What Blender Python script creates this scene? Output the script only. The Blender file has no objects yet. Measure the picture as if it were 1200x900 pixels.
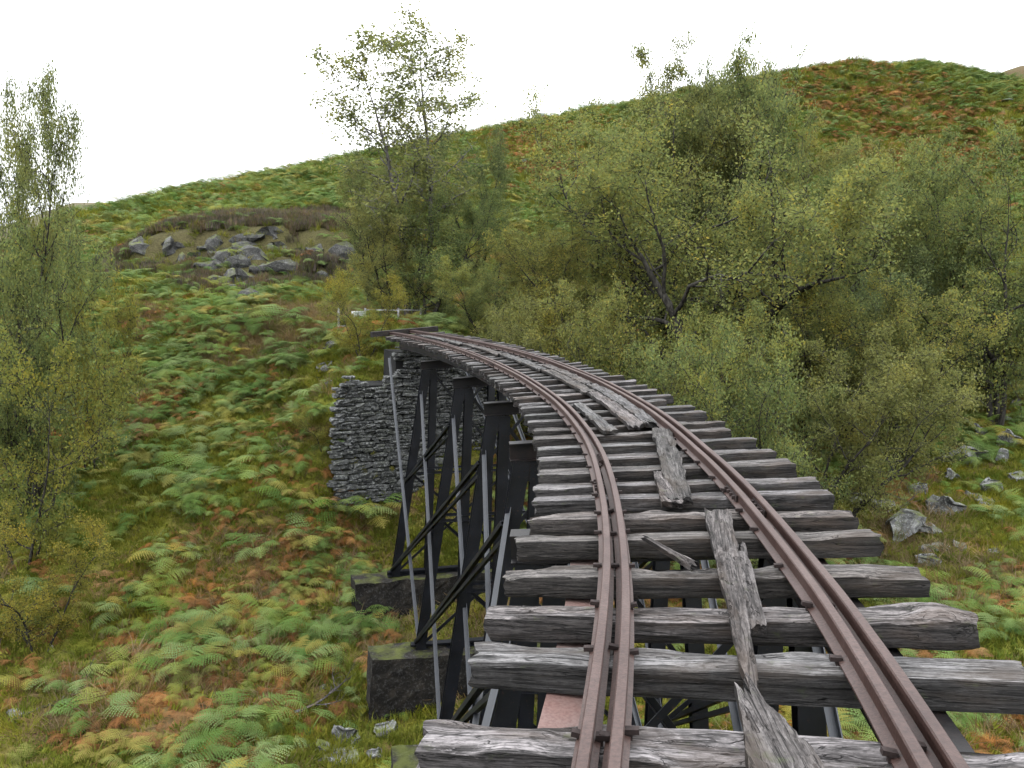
import bpy, math, random
import numpy as np
from mathutils import Vector, Matrix, noise as mnoise
random.seed(7); np.random.seed(7)
SC = bpy.context.scene
COL = SC.collection
# ------------------------------------------------------------------ camera, world, sun, exposure
FPX = 930.0; YH = 342.21; ROLL = 0.0357; CAMZ = 1.6
TH = math.atan((450 - YH) / FPX)
def ray(px, py):
    x = (px - 600) / FPX; y = -(py - 450) / FPX
    c, s = math.cos(ROLL), math.sin(ROLL)
    x, y = c * x - s * y, s * x + c * y
    return Vector((x, math.cos(TH) + y * math.sin(TH), -math.sin(TH) + y * math.cos(TH)))
def at(px, py, dist):                       # point of the place seen at that pixel, dist metres ahead
    d = ray(px, py); return Vector((0, 0, CAMZ)) + d * (dist / d.y)
cam = bpy.data.cameras.new('camera'); camo = bpy.data.objects.new('camera', cam); COL.objects.link(camo)
r_ = Vector((math.cos(ROLL), math.sin(ROLL) * math.sin(TH), math.sin(ROLL) * math.cos(TH)))
u_ = Vector((-math.sin(ROLL), math.cos(ROLL) * math.sin(TH), math.cos(ROLL) * math.cos(TH)))
b_ = Vector((0, -math.cos(TH), math.sin(TH)))
camo.matrix_world = Matrix(((r_.x, u_.x, b_.x, 0), (r_.y, u_.y, b_.y, 0), (r_.z, u_.z, b_.z, CAMZ), (0, 0, 0, 1)))
cam.sensor_width = 36; cam.lens = FPX / 1200 * 36; cam.clip_start = .05; cam.clip_end = 9000
SC.camera = camo
W = bpy.data.worlds.new('World'); SC.world = W; W.use_nodes = True
nt = W.node_tree; nt.nodes.clear()
SUN_EL, SUN_ROT = math.radians(50), math.radians(-115)
sky = nt.nodes.new('ShaderNodeTexSky'); sky.sky_type = 'NISHITA'; sky.sun_disc = False
sky.sun_elevation = SUN_EL; sky.sun_rotation = SUN_ROT; sky.dust_density = 4; sky.air_density = 1.2
tc = nt.nodes.new('ShaderNodeTexCoord'); nz = nt.nodes.new('ShaderNodeTexNoise')
mp = nt.nodes.new('ShaderNodeMapping'); mp.inputs['Scale'].default_value = (1, 1, 2.5)
nz.inputs['Scale'].default_value = 1.6; nz.inputs['Detail'].default_value = 4
rp = nt.nodes.new('ShaderNodeValToRGB')
rp.color_ramp.elements[0].position = .34; rp.color_ramp.elements[0].color = (.78, .82, .86, 1)
rp.color_ramp.elements[1].position = .64; rp.color_ramp.elements[1].color = (.98, .99, 1, 1)
vm = nt.nodes.new('ShaderNodeVectorMath'); vm.operation = 'SCALE'; vm.inputs['Scale'].default_value = 12.5
mx = nt.nodes.new('ShaderNodeMix'); mx.data_type = 'RGBA'; mx.inputs[0].default_value = .93
bg = nt.nodes.new('ShaderNodeBackground'); bg.inputs['Strength'].default_value = .1
wo = nt.nodes.new('ShaderNodeOutputWorld')
L_ = nt.links.new
L_(tc.outputs['Generated'], mp.inputs[0]); L_(mp.outputs[0], nz.inputs['Vector']); L_(nz.outputs['Fac'], rp.inputs[0])
sx_ = nt.nodes.new('ShaderNodeSeparateXYZ'); L_(tc.outputs['Generated'], sx_.inputs[0])
mz = nt.nodes.new('ShaderNodeMath'); mz.operation = 'MAXIMUM'; mz.inputs[1].default_value = 0; L_(sx_.outputs[2], mz.inputs[0])
ma = nt.nodes.new('ShaderNodeMath'); ma.operation = 'MULTIPLY_ADD'; ma.inputs[1].default_value = 2 / 3; ma.inputs[2].default_value = 1 / 3; L_(mz.outputs[0], ma.inputs[0])
mm = nt.nodes.new('ShaderNodeMath'); mm.operation = 'MULTIPLY'; mm.inputs[1].default_value = 14.5; L_(ma.outputs[0], mm.inputs[0]); L_(mm.outputs[0], vm.inputs['Scale'])
L_(rp.outputs[0], vm.inputs[0]); L_(sky.outputs[0], mx.inputs[6]); L_(vm.outputs[0], mx.inputs[7])
L_(mx.outputs[2], bg.inputs['Color']); L_(bg.outputs[0], wo.inputs['Surface'])
sl_ = bpy.data.lights.new('sun', 'SUN'); sl_.energy = 1.4; sl_.angle = math.radians(40); sl_.color = (1, .97, .92)
so_ = bpy.data.objects.new('sun', sl_); COL.objects.link(so_)
sd = Vector((math.sin(SUN_ROT) * math.cos(SUN_EL), math.cos(SUN_ROT) * math.cos(SUN_EL), math.sin(SUN_EL)))
so_.rotation_euler = sd.to_track_quat('Z', 'Y').to_euler(); so_.location = (0, 0, 60)
SC.cycles.volume_bounces = 3
SC.view_settings.view_transform = 'Standard'; SC.view_settings.look = 'None'
SC.view_settings.exposure = 1.88; SC.view_settings.gamma = 1
# ------------------------------------------------------------------ helpers
def new_mesh(name, verts, faces, mat=None, smooth=False, mats=None, mi=None):
    me = bpy.data.meshes.new(name)
    verts = np.asarray(verts, dtype=np.float32)
    if isinstance(faces, np.ndarray):
        nf, k = faces.shape
        me.vertices.add(len(verts)); me.vertices.foreach_set('co', verts.ravel())
        me.loops.add(nf * k); me.loops.foreach_set('vertex_index', faces.astype(np.int32).ravel())
        me.polygons.add(nf); me.polygons.foreach_set('loop_start', np.arange(0, nf * k, k, dtype=np.int32))
        me.polygons.foreach_set('loop_total', np.full(nf, k, dtype=np.int32))
        me.update(calc_edges=True)
    else:
        me.from_pydata([tuple(map(float, v)) for v in verts], [], [tuple(int(i) for i in f) for f in faces])
    for m in (mats or ([mat] if mat else [])): me.materials.append(m)
    if mi is not None: me.polygons.foreach_set('material_index', np.asarray(mi, dtype=np.int32))
    if smooth: me.polygons.foreach_set('use_smooth', np.ones(len(me.polygons), dtype=bool))
    me.update(); return me
def link(name, me, parent=None, loc=None, rot=None, scale=None):
    o = bpy.data.objects.new(name, me); COL.objects.link(o)
    if parent: o.parent = parent
    if loc is not None: o.location = loc
    if rot is not None: o.rotation_euler = rot
    if scale is not None: o.scale = scale
    return o
def tag(o, label=None, cat=None, group=None, kind=None):
    for k, v in (('label', label), ('category', cat), ('group', group), ('kind', kind)):
        if v: o[k] = v
    return o
def empty(name, loc=(0, 0, 0), rz=0): return link(name, None, None, loc, (0, 0, rz))
class MB:
    def __init__(s): s.v = []; s.f = []
    def add(s, v, f):
        n = len(s.v); s.v += [tuple(p) for p in v]; s.f += [tuple(i + n for i in q) for q in f]; return s
    def prof(s, p0, p1, prof, up=(0, 0, 1), cap=True):      # extrude a closed 2D outline (side, up) from p0 to p1
        p0, p1 = Vector(p0), Vector(p1); d = (p1 - p0).normalized(); up = Vector(up)
        if abs(d.dot(up)) > .97: up = Vector((1, 0, 0)) if abs(d.x) < .9 else Vector((0, 1, 0))
        a = d.cross(up).normalized(); b = a.cross(d)
        n = len(prof); v = [p0 + a * x + b * y for x, y in prof] + [p1 + a * x + b * y for x, y in prof]
        f = [(i, (i + 1) % n, n + (i + 1) % n, n + i) for i in range(n)]
        if cap: f += [tuple(range(n - 1, -1, -1)), tuple(range(n, 2 * n))]
        return s.add(v, f)
    def box(s, p0, p1, w, h, up=(0, 0, 1)): return s.prof(p0, p1, [(-w/2, -h/2), (w/2, -h/2), (w/2, h/2), (-w/2, h/2)], up)
    def build(s, name, mat, parent=None, smooth=False): return link(name, new_mesh(name, s.v, s.f, mat, smooth), parent)
def iprof(w, h, tf=.016, tw=.012):
    a, b = w / 2, h / 2; c = tw / 2; e = b - tf
    return [(-a, -b), (a, -b), (a, -e), (c, -e), (c, e), (a, e), (a, b), (-a, b), (-a, e), (-c, e), (-c, -e), (-a, -e)]
def lprof(w, t=.012): return [(-w/2, -w/2), (w/2, -w/2), (w/2, -w/2 + t), (-w/2 + t, -w/2 + t), (-w/2 + t, w/2), (-w/2, w/2)]
def cprof(w, h, t=.012): return [(-w/2, -h/2), (w/2, -h/2), (w/2, -h/2 + t), (-w/2 + t, -h/2 + t), (-w/2 + t, h/2 - t), (w/2, h/2 - t), (w/2, h/2), (-w/2, h/2)]
# --- value noise in numpy
_P = np.random.RandomState(3).permutation(4096); _R = np.random.RandomState(5).rand(4096) * 2 - 1
def vnoise(x, y, z=0.):
    x = np.asarray(x, float); y = np.asarray(y, float); z = np.asarray(z, float) + 0 * x
    xi, yi, zi = np.floor(x).astype(int), np.floor(y).astype(int), np.floor(z).astype(int)
    xf, yf, zf = x - xi, y - yi, z - zi; u, v, w = [t * t * (3 - 2 * t) for t in (xf, yf, zf)]
    def h(i, j, k): return _R[(_P[(_P[(i & 4095)] + j) & 4095] + k) & 4095]
    def lx(j, k): return h(xi, j, k) * (1 - u) + h(xi + 1, j, k) * u
    return (lx(yi, zi) * (1 - v) + lx(yi + 1, zi) * v) * (1 - w) + (lx(yi, zi + 1) * (1 - v) + lx(yi + 1, zi + 1) * v) * w
def fbm(x, y, z=0., o=4):
    r = 0; a = 1; s = 0
    for i in range(o): r = r + a * vnoise(x * 2**i + 17 * i, y * 2**i - 9 * i, np.asarray(z) * 2**i); s += a; a *= .5
    return r / s
# ------------------------------------------------------------------ materials
class NT:
    def __init__(s, name, rough=.9, spec=.2):
        s.m = bpy.data.materials.new(name); s.m.use_nodes = True; s.t = s.m.node_tree
        s.b = s.t.nodes['Principled BSDF']; s.b.inputs['Roughness'].default_value = rough
        s.b.inputs['Specular IOR Level'].default_value = spec; s.o = s.t.nodes['Material Output']
    def n(s, ty, **k):
        q = s.t.nodes.new(ty)
        for a, v in k.items(): setattr(q, a, v)
        return q
    def l(s, a, b): s.t.links.new(a, b); return b.node
    def coord(s, scale=(1, 1, 1), kind='Object'):
        c = s.n('ShaderNodeTexCoord'); m = s.n('ShaderNodeMapping'); m.inputs['Scale'].default_value = scale
        s.l(c.outputs[kind], m.inputs[0]); return m.outputs[0]
    def noise(s, vec, scale, detail=4, rough=.6, dist=0):
        q = s.n('ShaderNodeTexNoise'); q.inputs['Scale'].default_value = scale; q.inputs['Detail'].default_value = detail
        q.inputs['Roughness'].default_value = rough; q.inputs['Distortion'].default_value = dist
        if vec is not None: s.l(vec, q.inputs['Vector'])
        return q.outputs['Fac']
    def ramp(s, fac, stops):
        q = s.n('ShaderNodeValToRGB'); e = q.color_ramp.elements
        while len(e) < len(stops): e.new(.5)
        for i, (p, c) in enumerate(stops): e[i].position = p; e[i].color = (c, c, c, 1) if isinstance(c, (int, float)) else (*c, 1)
        s.l(fac, q.inputs[0]); return q.outputs[0]
    def mix(s, f, a, b, mode='MIX'):
        q = s.n('ShaderNodeMix', data_type='RGBA', blend_type=mode)
        for i, v in ((0, f), (6, a), (7, b)):
            if hasattr(v, 'links'): s.l(v, q.inputs[i])
            elif isinstance(v, (int, float)) and i == 0: q.inputs[0].default_value = v
            else: q.inputs[i].default_value = (*v, 1) if not isinstance(v, (int, float)) else (v, v, v, 1)
        return q.outputs[2]
    def math(s, op, a, b=0.):
        q = s.n('ShaderNodeMath', operation=op)
        for i, v in ((0, a), (1, b)):
            if hasattr(v, 'links'): s.l(v, q.inputs[i])
            else: q.inputs[i].default_value = v
        return q.outputs[0]
    def bump(s, h, st=.5, d=.02):
        q = s.n('ShaderNodeBump'); q.inputs['Strength'].default_value = st; q.inputs['Distance'].default_value = d
        s.l(h, q.inputs['Height']); s.l(q.outputs[0], s.b.inputs['Normal'])
    def base(s, c): s.l(c, s.b.inputs['Base Color'])
    def rand(s): return s.n('ShaderNodeObjectInfo').outputs['Random']
    def attr(s, name): return s.n('ShaderNodeAttribute', attribute_name=name).outputs['Fac']
def mat_wood(name, top, mid, dark, moss=.35):
    m = NT(name, .82, .3); v = m.coord((1, 1, 1)); vs = m.coord((1.2, 16, 16)); vf = m.coord((3, 60, 60))
    oi = m.n('ShaderNodeObjectInfo'); add = m.n('ShaderNodeVectorMath', operation='ADD'); m.l(vs, add.inputs[0])
    sc = m.n('ShaderNodeVectorMath', operation='SCALE'); cx = m.n('ShaderNodeCombineXYZ'); m.l(oi.outputs['Random'], cx.inputs[0]); m.l(oi.outputs['Random'], cx.inputs[2])
    m.l(cx.outputs[0], sc.inputs[0]); sc.inputs['Scale'].default_value = 40; m.l(sc.outputs[0], add.inputs[1]); OFF = sc.outputs[0]
    a = m.noise(add.outputs[0], 1.0, 6, .7, .6); f = m.noise(vf, 1, 3, .7); blot = m.noise(v, 5, 4, .6)
    c = m.ramp(a, [(.36, dark), (.45, mid), (.60, top)])
    c = m.mix(m.ramp(f, [(.34, .8), (.52, 0.)]), c, dark)
    vc = m.coord((.9, 26, 26)); ad2 = m.n('ShaderNodeVectorMath', operation='ADD'); m.l(vc, ad2.inputs[0]); m.l(OFF, ad2.inputs[1])
    ck = m.noise(ad2.outputs[0], 1.0, 3, .5, 1.2); crack = m.ramp(ck, [(.475, 0.), (.497, 1.), (.52, 0.)])
    grit = m.noise(m.coord((30, 90, 90)), 1, 2, .7); c = m.mix(m.ramp(grit, [(.36, .55), (.5, 0), (.62, 0)]), c, dark)
    c = m.mix(m.ramp(grit, [(.6, 0), (.75, .5)]), c, tuple(min(1, x * 1.5) for x in top)); c = m.mix(m.math('MULTIPLY', crack, .9), c, tuple(x * .5 for x in dark))
    c = m.mix(m.ramp(blot, [(.45, 0), (.7, .65)]), c, tuple(x * .45 for x in mid))
    # sun-bleached, silvered top of old timber; darker sides also carry painted shade
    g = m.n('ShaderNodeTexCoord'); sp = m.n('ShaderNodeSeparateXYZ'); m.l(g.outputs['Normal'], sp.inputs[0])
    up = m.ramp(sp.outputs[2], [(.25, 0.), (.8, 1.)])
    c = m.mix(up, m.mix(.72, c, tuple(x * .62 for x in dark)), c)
    if moss: c = m.mix(m.ramp(m.noise(v, 9, 5, .7), [(.6, 0), (.72, moss)]), c, (.07, .09, .03))
    tone = m.ramp(oi.outputs['Random'], [(0, (.80, .76, .70)), (.3, (1.1, 1.1, 1.12)), (.55, (.82, .86, .84)), (.8, (1.2, 1.17, 1.18)), (1, (.95, .87, .8))])
    c = m.mix(m.ramp(m.noise(m.coord((1.3, 5, 5)), 1, 4, .6), [(.5, 0), (.68, .5)]), c, (.06, .042, .03))
    c = m.mix(1, c, tone, 'MULTIPLY')
    m.base(c); m.bump(m.math('SUBTRACT', m.math('ADD', a, m.math('MULTIPLY', f, .5)), m.math('MULTIPLY', crack, .8)), 1., .014); return m.m
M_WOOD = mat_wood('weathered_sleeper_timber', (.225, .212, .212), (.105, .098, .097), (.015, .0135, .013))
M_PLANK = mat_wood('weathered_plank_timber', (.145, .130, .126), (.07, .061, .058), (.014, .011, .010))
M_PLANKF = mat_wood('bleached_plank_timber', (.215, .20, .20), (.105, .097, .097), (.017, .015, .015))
def mat_rust(name, a, b, c2, rough=.6):
    m = NT(name, rough, .4); v = m.coord(); n1 = m.noise(v, 1.3, 7, .72); n2 = m.noise(v, 60, 3, .6)
    c = m.ramp(n1, [(.3, a), (.5, b), (.7, c2)]); c = m.mix(m.ramp(n2, [(.35, .5), (.6, 0)]), c, tuple(x * .5 for x in a))
    m.base(c); m.bump(n2, .5, .004); return m.m
M_RAIL = mat_rust('rusty_rail_steel', (.032, .015, .012), (.066, .037, .031), (.092, .060, .053), .5)
M_SPIKE = mat_rust('rusted_spike_iron', (.018, .011, .010), (.035, .022, .02), (.06, .038, .034), .8)
M_STRING = mat_rust('faded_red_painted_steel', (.17, .085, .072), (.18, .12, .108), (.15, .13, .125), .7)
M_CAPR = mat_rust('rust_stained_black_steel', (.007, .007, .008), (.012, .0105, .011), (.03, .018, .015), .5)
def mat_steel(name, a, b, rough=.42):
    m = NT(name, rough, .5); v = m.coord(); n1 = m.noise(v, 2.5, 5, .65); n2 = m.noise(v, 25, 4, .65)
    c = m.ramp(n1, [(.35, a), (.65, b)]); c = m.mix(m.ramp(n2, [(.62, 0), (.72, .7)]), c, (.09, .045, .03))
    m.base(c); m.bump(n2, .25, .004); return m.m
M_STEEL = mat_steel('black_painted_steel', (.006, .007, .009), (.013, .0145, .020))
M_STRUT = mat_steel('skylit_strut_steel', (.024, .027, .033), (.036, .040, .048), .5)  # lighter strut steel: sky light on the flanges put into the colour
def mat_stone(name, a, b, c2, lich=.5, moss=.25, sc=1.):
    m = NT(name, .85, .3); v = m.coord(kind='Object'); g = m.n('ShaderNodeNewGeometry')
    p = m.n('ShaderNodeMapping'); p.inputs['Scale'].default_value = (sc, sc, sc); m.l(g.outputs['Position'], p.inputs[0]); v = p.outputs[0]
    n1 = m.noise(v, 3, 6, .65); n2 = m.noise(v, 14, 6, .7, .5); n3 = m.noise(v, 1.7, 4, .6)
    c = m.ramp(n1, [(.3, a), (.52, b), (.7, c2)])
    c = m.mix(m.ramp(n2, [(.54, 0), (.6, lich)]), c, (.34, .35, .34))
    c = m.mix(m.ramp(n2, [(.28, .6), (.42, 0)]), c, (.02, .02, .022))
    sp = m.n('ShaderNodeSeparateXYZ'); m.l(g.outputs['Normal'], sp.inputs[0])
    up = m.math('MULTIPLY', m.ramp(sp.outputs[2], [(.3, 0), (.8, 1)]), m.ramp(n3, [(.42, 0), (.6, 1)]))
    c = m.mix(m.math('MULTIPLY', up, moss * 3), c, (.085, .10, .018))
    m.base(c); m.bump(n2, .9, .03); return m.m
M_STONE = mat_stone('schist_masonry', (.022, .023, .023), (.075, .077, .077), (.18, .182, .18), .65, .05)
M_ROCK = mat_stone('lichened_boulder', (.05, .051, .052), (.15, .15, .148), (.28, .28, .272), 1.0, .33)
M_CRAG = mat_stone('grey_crag_rock', (.028, .028, .028), (.065, .064, .061), (.12, .117, .11), .3, .35)
M_CONC = mat_stone('blackened_mossy_concrete', (.007, .006, .005), (.012, .010, .008), (.035, .029, .022), .10, .22)
M_MORTAR = mat_stone('dark_wall_core', (.01, .01, .01), (.015, .015, .015), (.02, .02, .02), .0, .0)
def mat_leaf(name, cols, trans=.5, rnd='island', hue=.0):
    m = NT(name, .75, .08)
    if rnd == 'island': r = m.n('ShaderNodeNewGeometry').outputs['Random Per Island']
    else: r = m.rand()
    k = len(cols); q = m.ramp(r, [(i / max(k - 1, 1), c) for i, c in enumerate(cols)])
    g = m.n('ShaderNodeNewGeometry'); pn = m.noise(g.outputs['Position'], .45, 4, .65)
    q = m.mix(1, q, m.ramp(pn, [(.3, (.84, .88, .80)), (.5, (1., 1., 1.)), (.68, (1.4, 1.22, .85))]), 'MULTIPLY')
    if rnd == 'island':
        rr = m.rand(); q = m.mix(1, q, m.ramp(rr, [(0, (.85, .95, 1.0)), (1, (1.15, 1.05, .9))]), 'MULTIPLY')
    m.base(q); t = m.n('ShaderNodeBsdfTranslucent'); m.l(q, t.inputs['Color'])
    ms = m.n('ShaderNodeMixShader'); ms.inputs[0].default_value = trans
    m.l(m.b.outputs[0], ms.inputs[1]); m.l(t.outputs[0], ms.inputs[2]); m.l(ms.outputs[0], m.o.inputs['Surface']); return m.m
M_LEAF_A = mat_leaf('birch_leaves', [(.165, .205, .07), (.21, .24, .08), (.25, .27, .09), (.155, .20, .085), (.34, .30, .075)])
M_LEAF_B = mat_leaf('grey_green_leaves', [(.17, .205, .085), (.195, .225, .09), (.23, .25, .10), (.21, .225, .07)])
M_LEAF_C = mat_leaf('yellowing_leaves', [(.19, .21, .055), (.27, .25, .06), (.17, .20, .055), (.33, .28, .055)])
M_FERN = mat_leaf('green_bracken_fronds', [(.085, .155, .035), (.13, .20, .055), (.19, .245, .095), (.10, .17, .04)], .3, 'obj')
M_FERNY = mat_leaf('yellowing_bracken_fronds', [(.14, .19, .045), (.20, .22, .06), (.27, .23, .06), (.12, .18, .045)], .3, 'obj')
M_FERNB = mat_leaf('dead_bracken_fronds', [(.21, .09, .035), (.29, .14, .05), (.14, .065, .028), (.34, .20, .09)], .25, 'obj')
M_MOSS = mat_leaf('moss_and_grass_blades', [(.12, .15, .02), (.17, .19, .025), (.23, .225, .04), (.11, .16, .025)], .3, 'obj')
M_STRAW = mat_leaf('dry_grass_blades', [(.22, .16, .085), (.17, .12, .06), (.27, .2, .12), (.14, .12, .05)], .3, 'obj')
M_HEATH = mat_leaf('heather_sprigs', [(.10, .08, .055), (.15, .11, .105), (.09, .10, .04), (.17, .13, .12), (.13, .13, .06), (.11, .12, .05)], .2, 'island')
def mat_bark(name, a, b):
    m = NT(name, .9, .2); v = m.coord((1, 1, .3)); n = m.noise(v, 9, 5, .7); m.base(m.ramp(n, [(.4, a), (.6, b)])); m.bump(n, .6, .02); return m.m
M_BARK = mat_bark('dark_damp_bark', (.018, .016, .014), (.07, .065, .055))
M_BARKB = mat_bark('pale_birch_bark', (.045, .04, .036), (.20, .19, .175))
def mat_ground():
    m = NT('hillside_turf', .95, .15); g = m.n('ShaderNodeNewGeometry'); v = g.outputs['Position']
    n1 = m.noise(v, .35, 5, .6); n2 = m.noise(v, 2.2, 5, .65); n3 = m.noise(v, 11, 4, .7)
    c = m.ramp(n2, [(.3, (.06, .045, .02)), (.43, (.10, .11, .018)), (.55, (.16, .17, .022)), (.7, (.20, .185, .04))])
    c = m.mix(m.ramp(n1, [(.45, 0), (.6, .75)]), c, m.ramp(n3, [(.35, (.07, .04, .022)), (.6, (.17, .10, .055))]))
    c = m.mix(m.attr('heather'), c, m.ramp(n3, [(.35, (.045, .04, .02)), (.6, (.10, .09, .04))]))
    c = m.mix(m.attr('moor'), c, m.ramp(n1, [(.3, (.055, .05, .022)), (.5, (.10, .07, .035)), (.65, (.075, .075, .03))]))
    c = m.mix(m.attr('bench'), c, m.ramp(n3, [(.35, (.14, .15, .05)), (.6, (.24, .22, .10))]))
    m.base(c); m.bump(m.math('ADD', n3, n2), .9, .12); return m.m
M_GROUND = mat_ground()
m_ = NT('hazy_far_moorland', 1, 0); m_.base(m_.ramp(m_.noise(m_.coord(), .004, 4), [(.4, (.10, .10, .07)), (.6, (.14, .12, .08))])); M_FAR = m_.m
m_ = NT('old_galvanised_rail', .6, .3); m_.base(m_.ramp(m_.noise(m_.coord(), 8, 4), [(.4, (.2, .2, .2)), (.6, (.42, .42, .42))])); M_GALV = m_.m
m_ = NT('white_painted_board', .6, .3); m_.base(m_.ramp(m_.noise(m_.coord(), 4, 3), [(.4, (.75, .76, .78)), (.6, (.85, .86, .88))])); M_WHITE = m_.m
# ------------------------------------------------------------------ track line
DS = .1; S_ = np.arange(0, 40, DS)
_k = np.interp(S_, [2, 11, 20, 31], [.02709, .02748, .01169, .03209])
_hd = .24644 - np.r_[0, np.cumsum(_k[:-1]) * DS]
_x = .37242 + np.r_[0, np.cumsum(np.sin(_hd[:-1])) * DS]; _y = np.r_[0, np.cumsum(np.cos(_hd[:-1])) * DS]
def trk(s):
    if s < 0: return _x[0] + s * math.sin(_hd[0]), s * math.cos(_hd[0]), float(_hd[0])
    return float(np.interp(s, S_, _x)), float(np.interp(s, S_, _y)), float(np.interp(s, S_, _hd))
def dz(s, o): return (.08128 + .0096 * min(max(s / 30, 0), 1)) * o - .00546 * (s - 3)
def T(s, o, z=0.):                                   # z above the sleeper tops
    x, y, h = trk(s); return Vector((x + o * math.cos(h), y - o * math.sin(h), dz(s, o) + z))
def TZ(s, o, z):                                     # absolute height
    x, y, h = trk(s); return Vector((x + o * math.cos(h), y - o * math.sin(h), z))
# ------------------------------------------------------------------ terrain
PTS = [  # px, py, distance ahead: surfaces read off the photograph
 (0,900,17),(100,900,16.5),(200,900,16.5),(320,890,17),(420,890,17.3),(480,850,19.5),(500,890,17.5),
 (0,800,20),(200,800,19.8),(350,800,20.5),(420,850,19.5),(0,700,23.5),(200,700,24),(370,700,24.8),(420,735,24),
 (0,600,28),(100,600,28),(200,600,28.3),(350,620,27.5),(400,600,29.5),(440,600,29.8),(0,520,33),(150,500,34),(250,500,34),(360,500,33),
 (50,420,39),(200,420,40),(300,430,38),(370,430,34.5),(100,350,46),(200,360,46),(300,370,42),(360,375,39),(400,378,38),
 (200,330,52),(330,340,50),(400,340,50),(160,300,60),(300,285,60),(390,290,58),(250,262,68),(390,240,72),
 (60,262,72),(110,252,78),(250,220,88),(400,192,98),(500,172,104),(600,150,110),(700,128,116),(800,108,122),(900,88,128),(1000,71,132),(1100,80,138),(1190,112,140),(1300,120,145),
 (540,385,44),(500,385,41),(600,380,46),(540,280,72),(650,200,95),(700,300,72),(640,360,52),(750,250,84),(700,380,50),(800,420,44),(800,200,100),(900,400,50),
 (1000,300,78),(1000,150,116),(1150,400,54),(1150,300,76),(1150,200,104),(1100,230,98),(1290,300,80),(1290,400,50),
 (1190,850,17),(1100,860,16.5),(1150,780,19),(1150,700,22.5),(1050,640,27),(1190,640,25.5),(1120,535,36),(1190,500,38),(1190,600,29),(1040,560,33),(1290,600,27),(1290,800,17)]
XYZ = [tuple(at(*p)) for p in PTS] + [
 (-40,60,-2),(-60,70,-4),(-70,40,-12),(-40,20,-10),(-22,5,-9.8),(-14,-5,-9.6),(-30,-15,-9),(0,-12,-8.6),(0,0,-9.4),(-4,8,-9.6),(2,8,-9.4),(8,8,-8.6),(2,15,-9.2),(3,20,-8.8),(5,26,-7.8),(6,32,-6),
 (12,0,-7.6),(14,-12,-6.5),(25,0,-5),(35,-10,-2),(26,15,-4.5),(40,20,0),(60,0,6),(-2.2,18.5,-9.3),(-1.5,22,-9),(-3.5,27,-8.2),(0,29,-7.2),(-4,30.5,-6.9),(-3.2,33.5,-1.2),(-6.2,33.4,-1.7),(-6.8,31.5,-1.9),(-6.5,30.6,-2.2),(-6.7,30.2,-3.4),(-6.6,29.9,-4.8),(-6.5,29.5,-6.3),(-7.5,30.0,-3.6),(-4.5,33,-1.5),(-5.2,31.9,-1.6),(-6.2,31.9,-1.8),(-5,36,-.3),(-3,37,-.3),(-1,36,-1.2),(1,36,-3.5),(-8,38,-.2),
 (-90,150,0),(-40,150,2),(0,165,12),(40,170,22),(80,180,34),(120,160,40),(110,110,30),(100,60,16),(-100,100,-12),(-110,30,-20),(-60,-60,-14),(60,-60,0),(150,80,30),(0,220,0),(-100,250,-10)]
XYZ = np.array(XYZ)
def _fit():
    n = len(XYZ); D = np.linalg.norm(XYZ[:, None, :2] - XYZ[None, :, :2], axis=2)
    A = np.zeros((n + 3, n + 3)); A[:n, :n] = D - .6 * np.eye(n); A[:n, n] = 1; A[:n, n+1:] = XYZ[:, :2]; A[n, :n] = 1; A[n+1:, :n] = XYZ[:, :2].T
    return np.linalg.solve(A, np.r_[XYZ[:, 2], 0, 0, 0])
_w = _fit()
def smooth(a, b, x): t = np.clip((x - a) / (b - a), 0, 1); return t * t * (3 - 2 * t)
def height(x, y):
    x = np.atleast_1d(np.asarray(x, float)); y = np.atleast_1d(np.asarray(y, float)); out = np.empty(x.shape)
    xr, yr = x.ravel(), y.ravel(); o = np.empty(len(xr)); n = len(XYZ)
    for i in range(0, len(xr), 20000):
        a, b = xr[i:i+20000], yr[i:i+20000]
        D = np.hypot(a[:, None] - XYZ[None, :, 0], b[:, None] - XYZ[None, :, 1])
        o[i:i+20000] = D @ _w[:n] + _w[n] + _w[n+1] * a + _w[n+2] * b
    far = smooth(150, 260, np.hypot(xr - 20, yr - 60)); o = o * (1 - far) - 22 * far
    # brown moor shoulder that rises behind the main hill on the right
    mo = 115.5 * np.exp(-(((xr - 157) / 62) ** 2 + ((yr - 258) / 55) ** 2)); o = np.maximum(o, mo - 40 + 4 * fbm(xr * .03, yr * .03, 0, 5))
    dd = np.hypot(xr, yr - 5); amp = .22 + .5 * smooth(35, 120, dd) + .35 * smooth(-5, -11, xr) * smooth(60, 40, yr)
    yl = yr + .08 * (xr + 19) + .5 * fbm(xr * .3, 4, 0, 2); o = o + 1.7 * smooth(-30, -26, xr) * smooth(-9, -12.5, xr) * (smooth(56.2, 57.5, yl) - smooth(58.5, 72, yl)) + .9 * smooth(-22, -19.5, xr) * smooth(-11, -13.5, xr) * (smooth(52.2, 53, yl) - smooth(53.5, 57, yl))
    o = o + amp * fbm(xr * .28, yr * .28, 0, 4) + .07 * fbm(xr * 1.6, yr * 1.6, 3, 2) + .7 * smooth(40, 90, dd) * fbm(xr * .09, yr * .09, 7, 3)
    return o.reshape(x.shape)
def h1(x, y): return float(height([x], [y])[0])
def gpix(px, py):                          # where the view ray meets the ground
    d = ray(px, py); t = 8.
    while t < 160:
        p = Vector((0, 0, CAMZ)) + d * (t / d.y)
        if p.z < h1(p.x, p.y): return p
        t += .25
    return p
def axis(segs):
    r = [segs[0][0]]
    for a, b, st in segs:
        n = max(1, int(round((b - a) / st))); r += list(np.linspace(a, b, n + 1)[1:])
    return np.array(r)
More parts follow.
